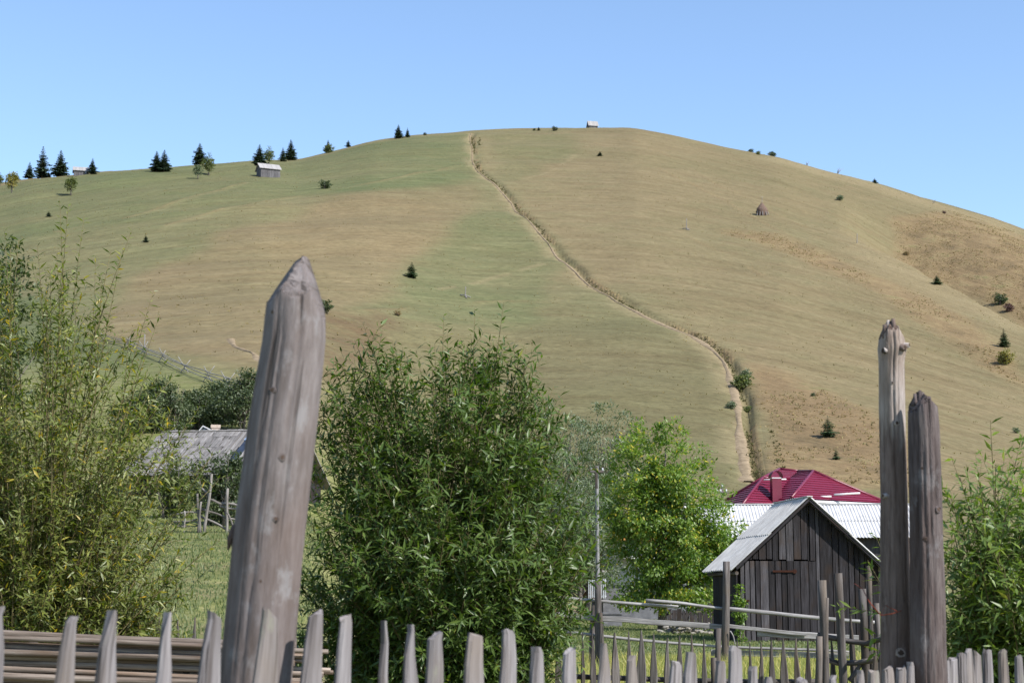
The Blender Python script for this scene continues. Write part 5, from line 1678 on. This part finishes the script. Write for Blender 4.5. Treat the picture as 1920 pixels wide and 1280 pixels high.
def pole_stack():
    d = 11.0
    a0 = P(0, 1180, d)
    root = thing('pole_fence', 'low fence of stacked horizontal grey poles behind the pickets at left', 'fence', Vector((P(310, 1200, d).x, d, gz(P(310, 1200, d).x, d))))
    yl = 1184.0; k = 0; zmin = gz(P(300, 1200, d).x, d) + .05
    x_end = [560, 622, 590, 572, 545, 625, 600, 580, 610]
    while True:
        z = P(0, yl, d).z
        if z < zmin or k > 40:
            break
        rr = [.024, .018, .016, .011, .023, .018, .019, .016][k % 8] * random.uniform(.9, 1.1)
        xe = x_end[k % 9] + random.uniform(-8, 8)
        dep = random.uniform(-.05, .05)
        drop = 24 + random.uniform(-1.2, 1.2) - k * .5
        p0 = P(-260, yl - 9, d + dep); p1 = P(xe, yl + drop, d + dep + .05)
        WB().tube(p0, p1, rr * 1.1, rr * .9, 8, 9, .012, .08).build('pole', M['pole'], root)
        if k < 12:
            sh = Vector((random.uniform(-.15, .1), .07, -rr))
            WB().tube(p0 + sh, p1 + sh, rr, rr * .9, 7, 6, .012, .08).build('pole', M['pole'], root)
        yl += rr * 2 / d * FPX * random.uniform(.93, 1.0); k += 1
    for px in (60, 350, 545):
        for dd in (-.12, .14):
            b = P(px, 1200, d + dd); b.z = gz(b.x, b.y) - .1
            t = P(px + 3, 1212 if dd < 0 else 1195, d + dd)
            if dd > 0:
                WB().tube(b, t, .035, .03).build('stake', M['old'], root)
pole_stack()

def far_pickets(name, label, items, rails, mat='old', parent_px=None):
    """items = (px, py top, width px, d)"""
    o = P(items[0][0], 1200, items[0][3]); o.z = gz(o.x, o.y)
    root = thing(name, label, 'fence', o)
    for px, py, w, d in items:
        top = P(px, py, d); b = Vector((top.x + random.uniform(-.03, .05), d, gz(top.x, d) - .05))
        W0 = w / FPX * d * 1.25
        H = top.z - b.z
        WB().board(b, top, Vector((1, random.uniform(-.3, .3), 0)), 0, th=.022, rag=.003, levels=[(0, W0 * 1.1), (.5, W0 * 1.05), (1 - .30 / H, W0), (1 - .12 / H, W0 * .5), (1, .006)]).build('picket', M[mat], root)
    for pts, r in rails:
        WB().path([P(*q) for q in pts], [r] * len(pts), 7).build('rail', M[mat], root)
    return root
FP = [(1047, 1190, 11, 14), (1070, 1181, 8, 14), (1092, 1185, 6, 14), (1110, 1186, 9, 14), (1130, 1173, 9, 14), (1152, 1185, 13, 14), (1178, 1183, 9, 14), (1202, 1181, 14, 14), (1226, 1187, 11, 14), (1251, 1195, 10, 14), (1274, 1191, 11, 14), (1297, 1188, 7, 14),
      (1405, 1205, 7, 14), (1427, 1203, 8, 14), (1446, 1200, 10, 14), (1468, 1195, 12, 14), (1492, 1195, 9, 14), (1514, 1197, 9, 14), (1320, 1196, 8, 14), (1382, 1200, 8, 14)]
far_pickets('slender_picket_fence', 'old dark fence of slender pointed pickets in front of the lawn', FP,
            [([(1030, 1266, 14.1), (1150, 1270, 14.1), (1290, 1275, 14.1), (1400, 1277, 14.1), (1545, 1277, 14.1)], .022)])
BR = far_pickets('rustic_fence_corner', 'tangled corner of rough stakes and crooked rails beside the tall posts', [(1559, 1195, 9, 13.6), (1594, 1152, 9, 13.6), (1640, 1198, 10, 13.2), (1652, 1192, 11, 13.1)],
                 [([(1533, 1189, 13.5), (1550, 1193, 13.5), (1590, 1201, 13.5), (1625, 1206, 13.4), (1640, 1200, 13.2), (1665, 1195, 12.8)], .021), ([(1541, 1233, 13.5), (1570, 1242, 13.5), (1605, 1242, 13.5), (1655, 1234, 13.2)], .022)])
for (x0, y0, x1, y1, r) in ((1547, 1290, 1541, 1087, 7.5), (1536, 1290, 1537, 1192, 7), (1550, 1290, 1549, 1120, 5), (1584, 1290, 1571, 1074, 7.5), (1622, 1290, 1617, 1103, 7.5), (1592, 1275, 1640, 1215, 4), (1640, 1290, 1629, 1060, 5), (1648, 1290, 1643, 1130, 5)):
    b = P(x0, y0, 13.45); t = P(x1, y1, 13.45); e = (b - t).normalized(); b = b + e * ((gz(b.x, b.y) - b.z) / e.z if abs(e.z) > .8 else 0)
    WB().tube(b, t, r / FPX * 13.45 * 1.1, r / FPX * 13.45, 8, 7, .012, .1).build('stake', M['old'], BR)
WB().tube(P(1347, 1290, 14) + Vector((0, 0, -.9)), P(1347, 1177, 14), .032, .022, 8, 6, .01, .14).build('stake', M['old'], BR)
WB().tube(P(1339, 1290, 14) + Vector((0, 0, -.9)), P(1339, 1232, 14), .030, .028, 8, 4, .01, .14).build('stake', M['old'], BR)
far_pickets('dark_picket_fence', 'dark thin picket fence between the stacked poles and the left lawn',
            [(40 + 33 * i + random.uniform(-7, 7), 1157 + random.uniform(-4, 6), 7, 19) for i in range(11)] + [(395, 1160, 7, 19), (540, 1172, 8, 18)], [([(30, 1196, 19), (200, 1199, 19), (420, 1204, 19)], .03)])

def rail_fence():
    d = 31.0
    o = P(1362, 1240, d); o.z = gz(o.x, o.y)
    root = thing('rail_fence', 'grey rail fence on tall posts in front of the shed and lawn', 'fence', o)
    def post(px, pyt, wpx, dd=0, lean=0):
        t = P(px, pyt, d + dd); b = P(px + lean, 1200, d + dd); b.z = gz(b.x, b.y) - .15
        WB().tube(b, t, wpx / FPX * d * .55, wpx / FPX * d * .45, 8, 7, .012, .08).build('post', M['old'], root)
    post(1362, 1052, 14, -.1, -3); post(1121, 1088, 14, -.1); post(1114, 1120, 10, .1, -6); post(1126, 1148, 8, -.15); post(880, 1090, 13)
    post(1548, 1130, 9, .1)
    def rail(x0, y0, x1, y1, w, dd=0, kind='t', mat='rail'):
        a, b = P(x0, y0, d + dd), P(x1, y1, d + dd)
        if kind == 't':
            WB().tube(a, b, w / FPX * d * .5, w / FPX * d * .4, 8, 8, .02, .07).build('rail', M[mat], root)
        else:
            WB().board(a, b, Vector((0, 0, 1)), w / FPX * d, th=.04, segs=6, rag=.008).build('rail', M[mat], root)
    rail(860, 1104, 1272, 1137, 6.5, .05); rail(1211, 1125, 1364, 1141, 6.5, -.02); rail(1355, 1140, 1640, 1166, 8, .08)
    rail(860, 1138, 1124, 1158, 9, .06, 'b'); rail(1080, 1155, 1366, 1176, 10, .02, 'b'); rail(1358, 1172, 1512, 1189, 7, .1, 'b'); rail(1420, 1186, 1610, 1196, 12, .16, 'b')
    rail(1060, 1184, 1354, 1212, 6, .05); rail(1345, 1211, 1600, 1222, 6, .12); rail(1333, 1222, 1595, 1229, 11, .2, 'b')
    rail(1369, 1182, 1379, 1208, 2.6, -.2)
rail_fence()

def plank_fence():
    d = 57.0
    o = P(1320, 1170, d); o.z = gz(o.x, o.y)
    root = thing('plank_fence', 'low grey plank fence between the ash tree and the shed', 'fence', o)
    px = 1236
    while px < 1362:
        w = random.uniform(6.5, 10)
        a = P(px + w / 2, 1176, d); a.z = gz(a.x, a.y) - .05; b = P(px + w / 2, 1143 + random.uniform(-3, 4), d)
        WB().board(a, b, Vector((1, 0, 0)), (w - .6) / FPX * d, th=.03, segs=2, rag=.006).build('plank', M['board_grey'], root)
        px += w
    WB().board(P(1234, 1150, d + .05), P(1362, 1151, d + .05), Vector((0, 0, 1)), .08, th=.04).build('rail', M['board_grey'], root)
plank_fence()

def stone_wall():
    d = 52.0
    o = P(1290, 1185, d); o.z = gz(o.x, o.y)
    root = thing('stone_pile', 'low heap of pale field stones at the edge of the lawn', 'stone heap', o)
    var = []
    for k in range(5):
        bm = bmesh.new(); bmesh.ops.create_icosphere(bm, subdivisions=1, radius=1.0)
        for v in bm.verts:
            v.co *= random.uniform(.72, 1.15); v.co.z *= .55; v.co.x *= 1.3
        me = bpy.data.meshes.new('stone'); bm.to_mesh(me); bm.free(); me.materials.append(M['stone']); var.append(me)
    for i in range(120):
        px = random.uniform(1236, 1362); lay = random.random()
        p = P(px, 1180, d + random.uniform(-.3, .3) ); zg = gz(p.x, p.y)
        hmax = .34 * min(1, (px - 1225) / 40)
        s = link('stone', random.choice(var), None, root, Vector((p.x, p.y, zg + lay * hmax)) - o)
        k = random.uniform(.05, .12); s.scale = (k, k, k); s.rotation_euler = (random.uniform(-.3, .3), random.uniform(-.3, .3), random.random() * 6)
stone_wall()

def hill_fence():
    px = [(195, 636), (240, 652), (270, 664), (305, 676), (345, 690), (388, 706), (425, 718), (460, 726), (500, 733)]
    pts = [stand(q[0], q[1] + 11) for q in px]
    root = thing('hill_rail_fence', 'long grey pole fence running down the green slope at left', 'fence', pts[3])
    for i, p in enumerate(pts):
        for s in (-1, 1):
            a = p + Vector((s * .45, .0, -.2)); b = p + Vector((-s * .35 + random.uniform(-.2, .2), .1, 1.05 + random.uniform(-.1, .3)))
            WB().tube(a, b, .035, .03, 6, 3).build('stake', M['rail'], root)
    WB().tube(pts[2] - Vector((0, 0, .2)), pts[2] + Vector((0, 0, 1.8)), .05, .04, 6, 3).build('stake', M['rail'], root)
    for a, b in zip(pts, pts[1:]):
        for h in (.2, .45, .7):
            e = (b - a).normalized() * .7
            WB().tube(a - e + Vector((random.uniform(-.1, .1), 0, h + random.uniform(-.08, .12))), b + e + Vector((random.uniform(-.1, .1), 0, h + random.uniform(-.08, .12))), .038, .03, 6, 5, .05, .08).build('rail', M['rail'], root)
hill_fence()

def pole_gate():
    d = 46.0
    o = P(400, 1004, d); o.z = gz(o.x, o.y)
    root = thing('pole_gate', 'crooked fence of thin poles in front of the shrub by the barn', 'fence', o)
    U = [(424, 1012, 427, 915, 6), (382, 1003, 397, 888, 6), (372, 996, 370, 925, 5), (376, 996, 377, 940, 5), (345, 994, 346, 957, 3.5), (441, 1000, 426, 960, 4)]
    R = [(378, 915, 395, 938, 4.5), (394, 936, 425, 946, 5), (415, 943, 455, 951, 5), (412, 948, 455, 955, 4.5), (370, 950, 425, 971, 4.5), (420, 969, 455, 981, 4), (370, 965, 440, 1002, 5), (420, 990, 445, 1004, 4.5), (318, 966, 372, 960, 4), (325, 978, 372, 972, 3.5), (325, 986, 372, 981, 4)]
    for x0, y0, x1, y1, w in U:
        b = P(x0, y0, d); b.z = min(b.z, gz(b.x, b.y)) - .05
        WB().tube(b, P(x1, y1, d), w / FPX * d * .5, w / FPX * d * .4, 7, 5, .03, .1).build('stake', M['rail_dark'], root)
    for x0, y0, x1, y1, w in R:
        WB().tube(P(x0, y0, d + .1), P(x1, y1, d + .1), w / FPX * d * .5, w / FPX * d * .42, 7, 5, .04, .1).build('pole', M['rail_dark'], root)
pole_gate()

# ------------------------------------------------------------------ grass, bracken, weeds
def blades(name, label, X, Y, h, wid, mat, tint, lean=.35, cat='grass', curl=True):
    n = len(X)
    Z = gza(X, Y)
    a = RNG.random(n) * 6.283
    s = np.stack([np.cos(a), np.sin(a), np.zeros(n)], -1)
    ld = RNG.random(n) * 6.283; la = lean * RNG.random(n)
    dv = np.stack([np.cos(ld) * la, np.sin(ld) * la, np.ones(n)], -1)
    p = np.stack([X, Y, Z - .01], -1)
    mid = p + dv * (h * .55)[:, None]
    tip = p + (dv * np.array([1.9, 1.9, 1])) * h[:, None]
    w = wid[:, None] * .5
    V = np.stack([p - s * w, p + s * w, mid - s * w * .8, mid + s * w * .8, tip], 1).reshape(-1, 3)
    b = (np.arange(n) * 5)[:, None]
    F = np.stack([b + [0, 1, 3], b + [0, 3, 2], b + [2, 3, 4]], 1).reshape(-1, 3)
    o = link(name, mesh_np(name, V, F, {'tint': ('FLOAT', np.repeat(np.clip(tint, 0, 1), 5))}), M[mat])
    o['kind'] = 'stuff'
    o['label'] = label; o['category'] = cat
    return o

n = 42000
Y = 17 + 18 * RNG.random(n) ** .9; X = Y * (.0 + .26 * RNG.random(n))
clump = vnoise(X * 1.3, Y * 1.3, 5)
h = (.16 + .34 * RNG.random(n) * clump) * (1.15 - .6 * sstep(27, 35, Y))
blades('tall_grass', 'yellow-green tall grass behind the slender picket fence', X, Y, h, .009 + .008 * RNG.random(n), 'grass_blade', .35 + .5 * RNG.random(n) + .3 * (clump - .5))
n = 48000
Y = 34 + 34 * RNG.random(n) ** .8; X = Y * (.0 + .24 * RNG.random(n))
clump = vnoise(X * .9, Y * .9, 15)
blades('lawn_grass', 'short green lawn between the rail fence and the white house', X, Y, .04 + .09 * RNG.random(n) * clump, .016 + .012 * RNG.random(n), 'meadow_blade', .15 + .5 * RNG.random(n) + .5 * (clump - .4))
n = 44000
Y = 17 + 45 * RNG.random(n) ** .8; X = Y * (-.30 + .19 * RNG.random(n))
clump = vnoise(X * .9, Y * .9, 25)
h = .04 + .10 * RNG.random(n) * clump + .28 * RNG.random(n) * (1 - sstep(22, 28, Y)) * clump
blades('meadow_grass', 'green meadow grass on the bank below the shingled barn', X, Y, h, .014 + .012 * RNG.random(n), 'meadow_blade', .1 + .5 * RNG.random(n) + .5 * (clump - .45) + .2 * (1 - sstep(20, 28, Y)))

def tufts(name, label, X, Y, size, per, mat, cat, sink=.05):
    n = len(X); Z = gza(X, Y) - sink
    p = np.repeat(np.stack([X, Y, Z], -1), per, 0) + RNG.normal(size=(n * per, 3)) * np.array([1, 1, 0]) * np.repeat(size, per)[:, None] * .3
    t = unit(RNG.normal(size=(n * per, 3)) * np.array([.7, .7, .3]) + np.array([0, 0, .9]))
    nr = rnd_dirs(n * per)
    L = np.repeat(size, per) * (.6 + .7 * RNG.random(n * per))
    tint = np.repeat(RNG.random(n), per) * .6 + .4 * RNG.random(n * per)
    o = link(name, leaf_mesh(name, p, t, nr, L, L * .45, tint, False), M[mat])
    o['kind'] = 'stuff'; o['label'] = label; o['category'] = cat
    return o

GX, GY, GZ, GB = GRID
sel = np.argwhere((GB > .45) & (GY > 120) & (GY < 560) & (np.abs(GX / np.maximum(GY, 1)) < .34))
wgt = (GB[sel[:, 0], sel[:, 1]]) * GY[sel[:, 0], sel[:, 1]]
pick = sel[RNG.choice(len(sel), 16000, p=wgt / wgt.sum())]
bx = GX[pick[:, 0], pick[:, 1]] + RNG.normal(size=16000) * .6; by = GY[pick[:, 0], pick[:, 1]] + RNG.normal(size=16000) * .9
keep = vnoise(bx / 5, by / 5, 91) > .33
bx, by = bx[keep], by[keep]
tufts('bracken', 'dry brown bracken and weeds on the right slope and along the track', bx, by, .08 + .22 * RNG.random(len(bx)), 4, 'bracken', 'bracken')
tp_ = np.array([(q.x, q.y) for q in TRACK]); tn_ = np.gradient(tp_, axis=0); tn_ /= np.linalg.norm(tn_, axis=1)[:, None] + 1e-9
n = 5200
ii = RNG.integers(4, len(tp_) - 1, n); fr_ = RNG.random(n)[:, None]
base_ = tp_[ii] * (1 - fr_) + tp_[np.minimum(ii + 1, len(tp_) - 1)] * fr_
side_ = np.stack([-tn_[ii, 1], tn_[ii, 0]], -1)
dens = vnoise(ii / 5.0, np.zeros(n), 45)
two = RNG.random(n) < .22
off_ = np.where(two, 2.0 + 1.6 * vnoise(ii / 9.0, np.ones(n), 47) + RNG.normal(size=n) * .2, .85 + RNG.normal(size=n) * .25)
kp = (dens > .42) & (~two | (vnoise(ii / 12.0, np.full(n, 3.0), 49) > .55))
wx_, wy_ = (base_ + side_ * off_[:, None]).T
tufts('ditch_shade_weeds', 'dry weeds darkened for the shade of the cut bank beside the dirt track', wx_[kp], wy_[kp], (.12 + .22 * RNG.random(n))[kp], 4, 'ditch_weed', 'weeds')
M['tussock'] = mat_leaf('pale_tussock', [(0, (0.144, 0.110, 0.044)), (.5, (0.189, 0.145, 0.062)), (1, (0.135, 0.132, 0.044))], rough=.9, trans=.12, spec=.05)
n = 15000
yy = 140 + 400 * RNG.random(n) ** .8; xx = yy * (-.33 + .66 * RNG.random(n))
keep = fbm(xx / 6, yy / 6, 61) > .47
xx, yy = xx[keep], yy[keep]
tufts('tussocks', 'small pale grass tussocks all over the hillside', xx, yy, .10 + .16 * RNG.random(len(xx)), 3, 'tussock', 'grass', .03)
